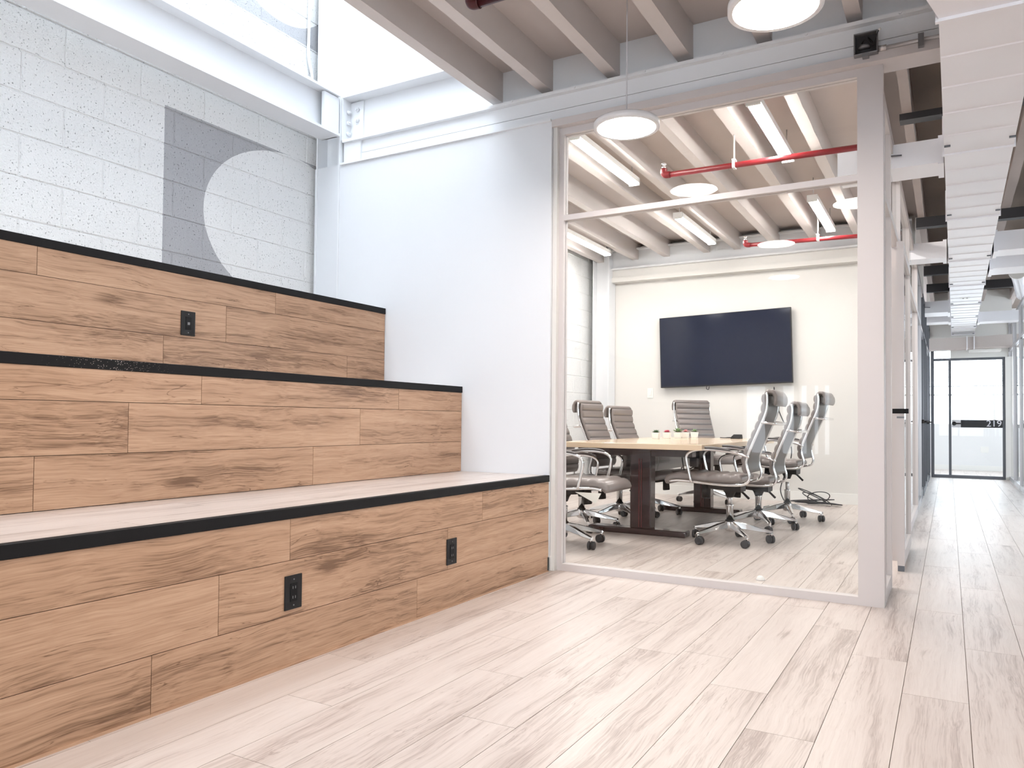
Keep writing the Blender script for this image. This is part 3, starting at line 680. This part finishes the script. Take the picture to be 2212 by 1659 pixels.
# ------------------------------------------------------------------ junction box and conduit
jb = empty('junction_box', (-0.354, 4.155, 2.83)); tag(jb, 'open dark grey junction box fixed to the beam above the corner post', 'junction box')
bx = MB().box(-0.055, 0.055, 0.0, 0.04, -0.055, -0.049).box(-0.055, 0.055, 0.0, 0.04, 0.049, 0.055).box(-0.055, -0.049, 0.0, 0.04, -0.049, 0.049).box(0.049, 0.055, 0.0, 0.04, -0.049, 0.049)
bx.build('box_rim', 'greybox', jb, bevel=0.002); box(-0.049, 0.049, 0.034, 0.04, -0.049, 0.049).build('back_plate', 'darksteel', jb)
MB().lathe([(0.0, 0.0), (0.028, 0.0), (0.026, 0.012), (0.0, 0.014)], seg=16).build('knockout', 'greybox', jb).location = (-0.008, 0.022, -0.02)
MB().tube(smooth_path([(0.01, 0.02, 0.03), (0.03, 0.0, 0.0), (0.035, -0.008, -0.02), (0.05, -0.01, 0.02), (0.062, -0.012, 0.045)]), 0.003, 6).build('wire', 'cable', jb)
MB().tube(smooth_path([(-0.02, 0.025, 0.01), (0.0, 0.005, 0.02), (0.03, 0.0, -0.015)]), 0.003, 6).build('wire', 'cable', jb)
MB().cyl((0.060, -0.012, 0.044), (0.070, -0.012, 0.050), 0.006, seg=8).build('wire_nut', 'ivory', jb)
box(-0.015, 0.015, -0.006, 0.03, -0.072, -0.055).build('mounting_tab', 'greybox', jb)
cdt = empty('conduit_pipe', (-0.297, 4.164, 2.797)); tag(cdt, 'thin metal conduit running right from the open junction box', 'pipe')
MB().cyl((0.03, 0.02, 0), (3.2, 0.02, 0.0), 0.0095, seg=12).build('tube', 'conduit', cdt); MB().cyl((0.0, 0.02, 0), (0.035, 0.02, 0), 0.014, seg=12).build('coupling', 'conduit', cdt)
MB().box(0.175, 0.20, 0.008, 0.032, -0.035, 0.03).build('strap', 'greybox', cdt)

# ------------------------------------------------------------------ sprinkler pipes
def pipe(x0, x1, y, z, mat, label, hang=None, tilt=0.0):
    p = empty('sprinkler_pipe', (x0, y, z)); tag(p, label, 'pipe')
    MB().cyl((0.03, 0, 0), (x1 - x0, tilt, 0), 0.021, seg=14).build('tube', mat, p)
    e = MB().tube(smooth_path([(0.05, 0, 0), (0.015, 0, 0.003), (0, 0, 0.02), (0, 0, 0.05)]), 0.026, 12).build('elbow', mat, p)
    MB().cyl((0, 0, 0.05), (0, 0, 0.075), 0.016, seg=8).cyl((0, 0, 0.075), (0, 0, 0.085), 0.010, seg=8).lathe([(0.0, 0.085), (0.02, 0.087), (0.02, 0.090), (0.0, 0.092)], seg=10).build('sprinkler_head', 'chrome', e)
    for hx in hang or ():
        h = MB().cyl((hx, 0, 0.035), (hx, 0, JB - z), 0.006, seg=8).box(hx - 0.012, hx + 0.012, -0.026, 0.026, 0.028, 0.036)
        h.box(hx - 0.010, hx + 0.010, -0.028, -0.023, -0.028, 0.032).box(hx - 0.010, hx + 0.010, 0.023, 0.028, -0.028, 0.032).box(hx - 0.010, hx + 0.010, -0.028, 0.028, -0.030, -0.025)
        h.build('hanger', 'ivory', p)
pipe(-1.88, -0.36, 5.59, 2.80, 'redpipe', 'red sprinkler pipe nearer the glass front of the meeting room', (0.53,), 0.05)
pipe(-1.865, -0.36, 8.22, 2.80, 'redpipe', 'red sprinkler pipe near the back wall above the television', (0.72,), 0.15)
pipe(-1.975, 1.4, 3.02, 2.90, 'maroon', 'dark maroon sprinkler pipe end below the joists by the light well', (1.5,))

# ------------------------------------------------------------------ lights
def pendant(x, y, label):
    z = 2.431
    p = empty('pendant_lamp', (x, y, z)); tag(p, label, 'lamp', 'round white pendant lamps')
    MB().lathe([(0.150, 0.0), (0.168, 0.0), (0.168, 0.028), (0.160, 0.036), (0.0, 0.038)], seg=48, cap=False).build('housing', 'pendant', p)
    MB().lathe([(0.0, 0.0005), (0.150, 0.0005), (0.150, 0.004), (0.0, 0.004)], seg=48).build('diffuser', 'pglow', p)
    MB().cyl((0, 0, 0.036), (0, 0, DECK - z), 0.0035, seg=8).build('cord', 'cord', p)
    MB().cyl((0, 0, 0.036), (0, 0, 0.052), 0.012, seg=12).build('cord_grip', 'pendant', p)
    MB().lathe([(0.05, DECK - z - 0.02), (0.05, DECK - z)], seg=20).build('ceiling_rose', 'pendant', p)
pendant(-1.437, 3.676, 'round white pendant lamp hanging in front of the glass wall')
pendant(-0.544, 2.862, 'large round pendant lamp cut off by the top of the picture')
pendant(-1.262, 1.868, 'round pendant lamp over the middle of the open floor')
pendant(-1.480, 0.295, 'round pendant lamp beside the near end of the seating')
pendant(0.75, 1.30, 'round pendant lamp over the floor to the right of the viewer')
pendant(-0.75, -1.20, 'round pendant lamp behind the viewer')
def strip(x, y0, y1, label, z=2.935):
    s = empty('strip_light', (x, (y0 + y1) / 2, z)); tag(s, label, 'light', 'linear ceiling lights of the meeting room')
    h = (y1 - y0) / 2
    MB().box(-0.045, 0.045, -h, h, 0.018, 0.062).build('housing', 'ivory', s)
    MB().prism([(-0.038, 0.018), (-0.030, 0.0), (0.030, 0.0), (0.038, 0.018)], 'y', -h + 0.01, h - 0.01).build('diffuser', 'sglow', s)
    for e in (-1, 1): MB().box(-0.045, 0.045, e * h - 0.01, e * h + 0.01, 0.0, 0.062).build('end_cap', 'ivory', s)
    for e in (-1, 1): MB().cyl((0, e * (h - 0.06), 0.062), (0, e * (h - 0.06), JB + 0.15 - z), 0.005, seg=6).build('hanger_rod', 'conduit', s)
for x, nm in ((-2.325, 'middle'), (-1.07, 'right hand'), (-3.60, 'left hand')):
    strip(x, 4.92, 6.14, 'linear ceiling light nearer the glass front, %s row' % nm)
    strip(x, 7.34, 8.60, 'linear ceiling light nearer the television, %s row' % nm)

# ------------------------------------------------------------------ meeting table
TX0, TX1, TY0, TY1, TZ = -2.80, -1.59, 5.62, 8.32, 0.75
tb = empty('conference_table', (-2.19, 6.95, 0)); tag(tb, 'long maple topped conference table on dark mahogany pedestals', 'table')
lx = lambda x: x + 2.19
ly = lambda y: y - 6.95
MB().box(lx(TX0), lx(TX1), ly(TY0), ly(TY1), TZ - 0.042, TZ).build('table_top', 'maple', tb, bevel=0.003)
MB().box(lx(TX0) + 0.12, lx(TX1) - 0.12, ly(TY0) + 0.18, ly(TY1) - 0.18, TZ - 0.058, TZ - 0.042).build('sub_top', 'mahogany', tb)
for yc in (6.00, 7.80):
    lg = MB().box(lx(-2.275), lx(-2.10), ly(yc) - 0.06, ly(yc) + 0.06, 0.05, TZ - 0.058).build('leg', 'mahogany', tb, bevel=0.006)
    MB().box(lx(-2.20), lx(-2.192), ly(yc) - 0.064, ly(yc) - 0.058, 0.06, 0.62).box(lx(-2.18), lx(-2.172), ly(yc) - 0.064, ly(yc) - 0.058, 0.06, 0.62).build('inlay', 'mahred', lg)
    MB().box(lx(-2.64), lx(-1.81), ly(yc) - 0.07, ly(yc) + 0.07, 0.0, 0.05).build('foot', 'mahogany', tb, bevel=0.01)
    MB().box(lx(-2.62), lx(-1.76), ly(yc) - 0.05, ly(yc) + 0.05, TZ - 0.11, TZ - 0.058).build('top_bracket', 'mahogany', tb)
MB().box(lx(-2.20), lx(-2.17), ly(6.06), ly(7.74), 0.50, TZ - 0.058).build('stretcher', 'mahogany', tb)
cb = empty('cable_box', (-1.92, 6.55, TZ - 0.058)); tag(cb, 'small black cable box hanging under the conference table', 'box')
MB().box(-0.06, 0.06, -0.05, 0.05, -0.085, 0).build('body', 'blackp', cb, bevel=0.004); MB().box(-0.03, 0.03, -0.03, 0.03, -0.16, -0.085).build('bracket', 'darksteel', cb)
MB().tube(smooth_path([(0.0, 0.0, -0.14), (-0.02, 0.05, -0.24), (-0.06, 0.1, -0.27), (-0.12, 0.12, -0.22), (-0.15, 0.12, -0.05), (-0.15, 0.12, 0.0)]), 0.005, 6).build('cable', 'cable', cb)

# succulents in white cube pots
def succulent(x, y, mat, n, r, up, label):
    p = empty('potted_succulent', (x, y, TZ)); tag(p, label, 'plant', 'small succulents on the conference table')
    a, b_ = 0.029, 0.036; h = 0.062
    MB().hexa([(-a, -a, 0), (a, -a, 0), (a, a, 0), (-a, a, 0), (-b_, -b_, h), (b_, -b_, h), (b_, b_, h), (-b_, b_, h)]).build('pot', 'pot', p, bevel=0.003)
    box(-b_ + 0.005, b_ - 0.005, -b_ + 0.005, b_ - 0.005, h, h + 0.002).build('soil', 'soil', p)
    m = MB()
    for ring, (cnt, el, ln) in enumerate(((n, 0.35, r), (n - 2, 0.85, r * 0.85), (max(3, n - 4), 1.25, r * 0.65))):
        for k in range(cnt):
            an = 2 * math.pi * (k + 0.5 * ring) / cnt + random.uniform(-.15, .15); L_ = ln * random.uniform(0.85, 1.15); e = min(1.5, el * up)
            d_ = Vector((math.cos(an) * math.cos(e), math.sin(an) * math.cos(e), math.sin(e))); s_ = Vector((-math.sin(an), math.cos(an), 0)); q = d_.cross(s_)
            o_ = Vector((0, 0, h)); w = L_ * (0.2 if up > 1 else 0.30)
            m.add([o_, o_ + d_ * L_ * 0.55 + s_ * w, o_ + d_ * L_, o_ + d_ * L_ * 0.55 - s_ * w, o_ + d_ * L_ * 0.5 + q * w * 0.35, o_ + d_ * L_ * 0.5 - q * w * 0.35],
                  [(0, 1, 4), (1, 2, 4), (2, 3, 4), (3, 0, 4), (1, 0, 5), (2, 1, 5), (3, 2, 5), (0, 3, 5)], True)
    m.build('leaves', mat, p)
succulent(-2.525, 7.30, 'leafd', 9, 0.045, 0.9, 'dark green succulent in a white cube pot, leftmost of the row')
succulent(-2.505, 7.58, 'leafr', 10, 0.045, 0.8, 'deep red succulent in a white cube pot, second from the left')
succulent(-2.46, 7.80, 'leafg', 9, 0.065, 1.15, 'spiky tall green succulent in a white cube pot')
succulent(-2.42, 7.93, 'leafp', 11, 0.042, 1.1, 'pink rosette succulent in a white cube pot')
succulent(-2.39, 8.16, 'leafg', 9, 0.048, 1.1, 'green succulent in a white cube pot, rightmost of the row')
ph = empty('speaker_phone', (-1.93, 8.12, TZ)); tag(ph, 'small black conference phone lying on the far end of the table', 'phone')
MB().hexa([(-.05, -.06, 0), (.05, -.06, 0), (.05, .06, 0), (-.05, .06, 0), (-.045, -.055, .02), (.045, -.055, .02), (.045, .055, .045), (-.045, .055, .045)]).build('body', 'blackp', ph, bevel=0.004)
MB().tube([(-0.05, -0.02, 0.008), (-0.12, -0.05, 0.007), (-0.16, -0.05, 0.009)], 0.005, 6).build('cord', 'cable', ph)

# ------------------------------------------------------------------ conference chair (faces +X, origin on the floor under the column)
def pad(path, th, ribs, hw, bulge, back=0.5, edge=0.02):
    """upholstered slab following a side-view path, ribbed on its outer (front/top) face"""
    P = [Vector((a, 0, b_)) for a, b_ in path]; seg = [0.0]
    for i in range(1, len(P)): seg.append(seg[-1] + (P[i] - P[i - 1]).length)
    N_ = ribs * 6; smp = []
    for k in range(N_ + 1):
        s = seg[-1] * k / N_; i = max(j for j in range(len(seg)) if seg[j] <= s + 1e-9); i = min(i, len(P) - 2)
        t = (s - seg[i]) / (seg[i + 1] - seg[i]); smp.append(P[i].lerp(P[i + 1], t))
    top, bot = [], []
    for k in range(N_ + 1):
        a, b_ = smp[max(0, k - 1)], smp[min(N_, k + 1)]; t = (b_ - a).normalized(); n = Vector((-t.z, 0, t.x))
        bl_ = bulge * (math.sin(math.pi * (k % 6) / 6) ** 0.6 if k % 6 else 0)
        e = 1.0 if 2 < k < N_ - 2 else (0.55 if k in (0, N_) else 0.9)
        top.append((smp[k], n * (th * (1 - back) * e + bl_))); bot.append((smp[k], -n * th * back * e))
    m = MB(); vs = []; ys = [(-hw, 0.25), (-hw + edge * 0.35, 0.75), (-hw + edge, 1.0), (0, 1.0), (hw - edge, 1.0), (hw - edge * 0.35, 0.75), (hw, 0.25)]
    ring = len(top) + len(bot)
    for y, sc in ys:
        for c_, o_ in top: vs.append((c_.x + o_.x * sc, y, c_.z + o_.z * sc))
        for c_, o_ in reversed(bot): vs.append((c_.x + o_.x * sc, y, c_.z + o_.z * sc))
    fs = []
    for j in range(len(ys) - 1):
        for k in range(ring): fs.append((j * ring + k, j * ring + (k + 1) % ring, (j + 1) * ring + (k + 1) % ring, (j + 1) * ring + k))
    fs += [tuple(range(ring - 1, -1, -1)), tuple((len(ys) - 1) * ring + k for k in range(ring))]
    m.add(vs, fs, True); m.seam = [len(m.f) - len(fs) + j * ring + k for j in range(1, len(ys) - 2) for k in range(N_) if ribs > 8 and k % 6 == 5]  # darker groove faces, crease shade between the ribs put into the colour
    return m
RAIL = [(-.315, 1.095), (-.318, 1.02), (-.308, .945), (-.270, .850), (-.215, .72), (-.175, .615), (-.172, .555), (-.190, .49), (-.185, .445), (-.150, .418), (-.06, .408), (.08, .412), (.24, .424), (.34, .428), (.405, .420)]
def make_chair():
    """returns (mesh, name, material, parent-index, lifts) list; lifts=True parts rise with the gas column"""
    parts = []
    def add(name, mb, mat, par=-1, lift=True): parts.append((name, mb.mesh(name), mat, par, lift)); return len(parts) - 1
    hw = 0.235
    back_path = [(-.292, 1.085), (-.295, 1.02), (-.285, .945), (-.248, .850), (-.193, .72), (-.152, .615), (-.150, .555), (-.163, .50)]
    bk = add('backrest', pad([(a, b_) for a, b_ in back_path], 0.034, 9, hw - 0.012, 0.0105, back=0.6), 'leather')
    shell = pad([(a - 0.025, b_) for a, b_ in back_path[1:]], 0.006, 3, hw - 0.02, 0.0)
    add('back_shell', shell, 'darkleather')
    hp = pad([(-.366, 1.0), (-.374, 1.03), (-.372, 1.07), (-.355, 1.098), (-.325, 1.103), (-.300, 1.088)], 0.030, 2, hw - 0.004, 0.004)
    add('headrest', hp, 'leather')
    seat_path = [(-.135, .452), (-.06, .446), (.08, .446), (.22, .452), (.32, .456), (.385, .448), (.425, .425), (.43, .40)]
    add('seat', pad(list(seat_path), 0.056, 7, hw - 0.008, 0.012, back=0.5, edge=0.03), 'leather')
    for s in (-1, 1):
        rp = smooth_path([(a, s * hw, b_) for a, b_ in RAIL], 4)
        add('side_rail', MB().tube(rp, 0.0105, 8), 'chrome')
    # cross bars under the seat and the grab loop behind the back
    add('cross_bar', MB().cyl((-.06, -hw, .408), (-.06, hw, .408), .009, seg=8).cyl((.24, -hw, .424), (.24, hw, .424), .009, seg=8), 'chrome')
    loop = [(-.278, -hw, .875), (-.315, -hw, .875), (-.352, -hw + .02, .870), (-.365, -hw + .06, .868), (-.365, hw - .06, .868), (-.352, hw - .02, .870), (-.315, hw, .875), (-.278, hw, .875)]
    add('grab_bar', MB().tube(smooth_path(loop, 3), 0.019, 8, flat=0.6), 'chrome')
    for s in (-1, 1):
        y = s * (hw + 0.022)
        pth = [(-.185, s * hw, .62), (-.165, y, .632), (-.08, y, .652), (.04, y, .668), (.15, y, .668), (.225, y, .655), (.265, y, .625), (.268, y, .585), (.250, y, .50), (.232, y, .43), (.228, s * hw, .424)]
        a = add('armrest', MB().tube(smooth_path(pth, 4), 0.0105, 8, flat=1.0), 'chrome')
        pp = [(-.06, y, .668), (.04, y, .682), (.14, y, .683), (.22, y, .670)]
        add('arm_pad', MB().tube(smooth_path(pp, 4), [0.007] + [0.015] * 11 + [0.007], 8, flat=0.6), 'darkleather', a)
    mech = MB().hexa([(-.10, -.09, .345), (.14, -.09, .365), (.14, .09, .365), (-.10, .09, .345), (-.10, -.10, .40), (.16, -.10, .415), (.16, .10, .415), (-.10, .10, .40)])
    mech.lathe([(0.028, 0.30), (0.042, 0.335), (0.06, 0.36)], seg=12)
    mi = add('mechanism', mech, 'blackp')
    add('tension_knob', MB().cyl((.175, .04, .295), (.17, .04, .40), .034, .030, 14).cyl((.176, .04, .285), (.175, .04, .295), .031, .034, 14), 'blackp', mi)
    add('height_lever', MB().tube([(-.02, -.10, .36), (-.06, -.17, .325), (-.10, -.21, .275)], [.005, .009, .010], 8), 'blackp', mi)
    # fixed parts
    c = add('gas_column', MB().lathe([(.027, .16), (.027, .275), (.030, .277), (.030, .287), (.027, .289)], seg=18), 'chrome', -1, False)
    add('piston', MB().lathe([(.017, .285), (.017, .36)], seg=14), 'conduit', c, False)
    add('collar', MB().lathe([(.034, .160), (.036, .164), (.034, .171)], seg=18), 'blackp', c, False)
    add('hub', MB().lathe([(.026, .085), (.042, .098), (.044, .150), (.034, .165), (.0, .166)], seg=20), 'chrome', -1, False)
    for k in range(5):
        a = 2 * math.pi * k / 5 + 0.32; ca, sa = math.cos(a), math.sin(a)
        def P3(r, t, z): return (r * ca - t * sa, r * sa + t * ca, z)
        m = MB(); vs = []; fs = []
        st = [(.030, .022, .108, .163), (.12, .022, .098, .145), (.22, .019, .084, .118), (.305, .014, .074, .096), (.318, .009, .076, .092)]
        for r, w, z0, z1 in st:
            vs += [P3(r, -w, z0 + .006), P3(r, -w * .6, z0), P3(r, w * .6, z0), P3(r, w, z0 + .006), P3(r, w * .75, z1 - .004), P3(r, w * .3, z1), P3(r, -w * .3, z1), P3(r, -w * .75, z1 - .004)]
        for i in range(len(st) - 1):
            for q in range(8): fs.append((i * 8 + q, i * 8 + (q + 1) % 8, i * 8 + 8 + (q + 1) % 8, i * 8 + 8 + q))
        fs += [tuple(range(7, -1, -1)), tuple(len(vs) - 8 + q for q in range(8))]
        m.add(vs, fs); m.cyl(P3(.306, 0, .055), P3(.306, 0, .085), .010, seg=10)
        lg = add('leg', m, 'chrome', -1, False)
        ta = a + (0.9 if k % 2 else -1.1); tx_, ty_ = math.cos(ta), math.sin(ta); cx_, cy_ = P3(.306, 0, 0)[:2]; cx_ -= tx_ * .012; cy_ -= ty_ * .012
        w = MB()
        for s in (-1, 1):
            ax = Vector((-ty_, tx_, 0)); c0 = Vector((cx_, cy_, .0305)) + ax * (s * .005); c1 = c0 + ax * (s * .021)
            w.tube([c0, c0 + ax * (s * .003), c1 - ax * (s * .004), c1], [.027, .0305, .0305, .024], 16)
        hood = []
        w.box(cx_ - .008, cx_ + .008, cy_ - .008, cy_ + .008, .03, .060)
        add('caster', w, 'rubber', lg, False)
    return parts
CH = make_chair()
for nm, me, mt, par, lf in CH: me.materials.append(M[mt]); me.materials.append(M['darkleather'])
def chair(x, y, rz, lift, label, tagp=False, base_rot=0.0):
    r = empty('office_chair', (x, y, 0), rz); tag(r, label, 'chair', 'high backed office chairs around the conference table')
    objs = []
    for nm, me, mt, par, lf in CH:
        o = bpy.data.objects.new(nm, me); COL.objects.link(o); o.parent = r if par < 0 else objs[par]
        if par < 0:
            if lf: o.location = (0, 0, lift)
            elif base_rot: o.rotation_euler = (0, 0, base_rot)
        objs.append(o)
    if tagp:
        MB().add([(0.20, -0.236, 0.418), (0.40, -0.236, 0.418), (0.36, -0.236, 0.345), (0.20, -0.235, 0.418), (0.40, -0.235, 0.418), (0.36, -0.235, 0.345)],
                 [(0, 1, 2), (3, 5, 4), (0, 3, 4, 1), (1, 4, 5, 2), (2, 5, 3, 0)]).build('care_label', 'paper', r)
    return r
PI = math.pi
chair(-1.467, 5.961, PI + 0.02, 0.045, 'taupe leather office chair nearest to the glass on the right side of the table', base_rot=0.62)
chair(-1.440, 6.85, PI + 0.0, -0.02, 'taupe office chair in the middle of the right side of the table', base_rot=0.5)
chair(-1.335, 7.62, PI - 0.03, 0.09, 'taupe office chair farthest along the right side, beside the coiled cables', base_rot=0.35)
chair(-2.42, 8.72, -0.75, 0.06, 'taupe office chair at the far end of the table under the television')
chair(-2.500, 5.165, 0.0, 0.02, 'taupe office chair half hidden by the left jamb, paper tag under its seat', True, base_rot=0.5)
chair(-2.755, 6.04, -0.02, -0.03, 'taupe office chair second on the left side, back cut off by the jamb')
chair(-2.665, 6.69, -0.05, 0.0, 'taupe office chair on the left side with its whole back showing, nearer the jamb', base_rot=0.3)
chair(-2.610, 7.32, -0.08, -0.04, 'taupe office chair on the left side with its whole back showing, farther from the glass')

# ------------------------------------------------------------------ television, switch, cables
tv = empty('television', (-2.39, YB - 0.005, 1.815), 0.0); tag(tv, 'large flat black television mounted on the meeting room back wall', 'television')
tv.rotation_euler = (0, math.radians(-1.5), 0)
MB().box(-0.80, 0.80, -0.085, -0.035, -0.445, 0.445).build('bezel', 'tvframe', tv, bevel=0.004)
MB().box(-0.79, 0.79, -0.0865, -0.085, -0.43, 0.437).build('screen', 'screen', tv)
MB().box(-0.3, 0.3, -0.035, 0.0, -0.2, 0.2).build('wall_bracket', 'darksteel', tv)
MB().tube(smooth_path([(-0.22, -0.05, -0.44), (-0.225, -0.05, -0.475), (-0.20, -0.05, -0.485), (-0.19, -0.05, -0.45)]), 0.004, 6).build('cable_loop', 'cable', tv)
sw = empty('light_switch', (-3.346, YB, 1.29)); tag(sw, 'white rocker light switch on the back wall left of the television', 'switch')
MB().box(-0.04, 0.04, -0.007, 0, -0.064, 0.064).build('plate', 'ivory', sw, bevel=0.002); MB().box(-0.017, 0.017, -0.011, -0.007, -0.034, 0.034).build('rocker', 'ivory', sw, bevel=0.002)
ca = MB().tube(smooth_path([(-1.80, 9.41, 1.345), (-1.79, 9.41, 1.25), (-1.74, 9.41, 1.05), (-1.64, 9.41, 0.80), (-1.60, 9.40, 0.55), (-1.68, 9.40, 0.30), (-1.72, 9.38, 0.14), (-1.68, 9.36, 0.02), (-1.63, 9.34, 0.008)], 6), 0.006, 8)
tag(ca.build('power_cable', 'cable'), 'black cable hanging from the television down to the floor', 'cable')
pts = []
random.seed(21)
AMP = (0.17, 0.03, 0.12, 0.02, 0.02, 0.14, 0.015, 0.05, 0.02)
for k in range(9 * 12):
    lp = k // 12; a = k * math.pi / 6 + lp * 0.37; rr_ = 0.13 + 0.05 * math.sin(lp * 2.1)
    zz = 0.010 + 0.005 * (lp % 4) + AMP[lp] * abs(math.sin(k * math.pi / 12)) ** 1.6
    pts.append((-1.31 + 0.05 * math.sin(lp * 1.7) + rr_ * 1.35 * math.cos(a), 9.16 + rr_ * 0.6 * math.sin(a), zz))
tag(MB().tube(smooth_path(pts, 4), 0.0055, 6).build('cable_coil', 'cable'), 'tangled coil of black cables lying by the back wall', 'cable')
ds = empty('door_stop', (-0.96, 4.62, 0)); tag(ds, 'small white dome floor stop just inside the glass wall', 'door stop')
MB().lathe([(0.024, 0), (0.024, 0.006), (0.019, 0.018), (0.010, 0.025), (0.0, 0.027)], seg=20).build('dome', 'ivory', ds); MB().lathe([(0.026, 0), (0.026, 0.004), (0.022, 0.005)], seg=20).build('ring', 'conduit', ds)

# thin wall conduit on the block wall by the column
wc = MB().tube(smooth_path([(XWALL + 0.02, 4.12, 4.8), (XWALL + 0.02, 4.12, 3.9), (XWALL + 0.02, 4.12, 3.62), (XWALL + 0.025, 4.15, 3.50), (XWALL + 0.03, 4.16, 3.32)], 5), 0.011, 8)
tag(wc.build('wall_conduit', 'steel'), 'thin white conduit running down the block wall beside the column', 'pipe')
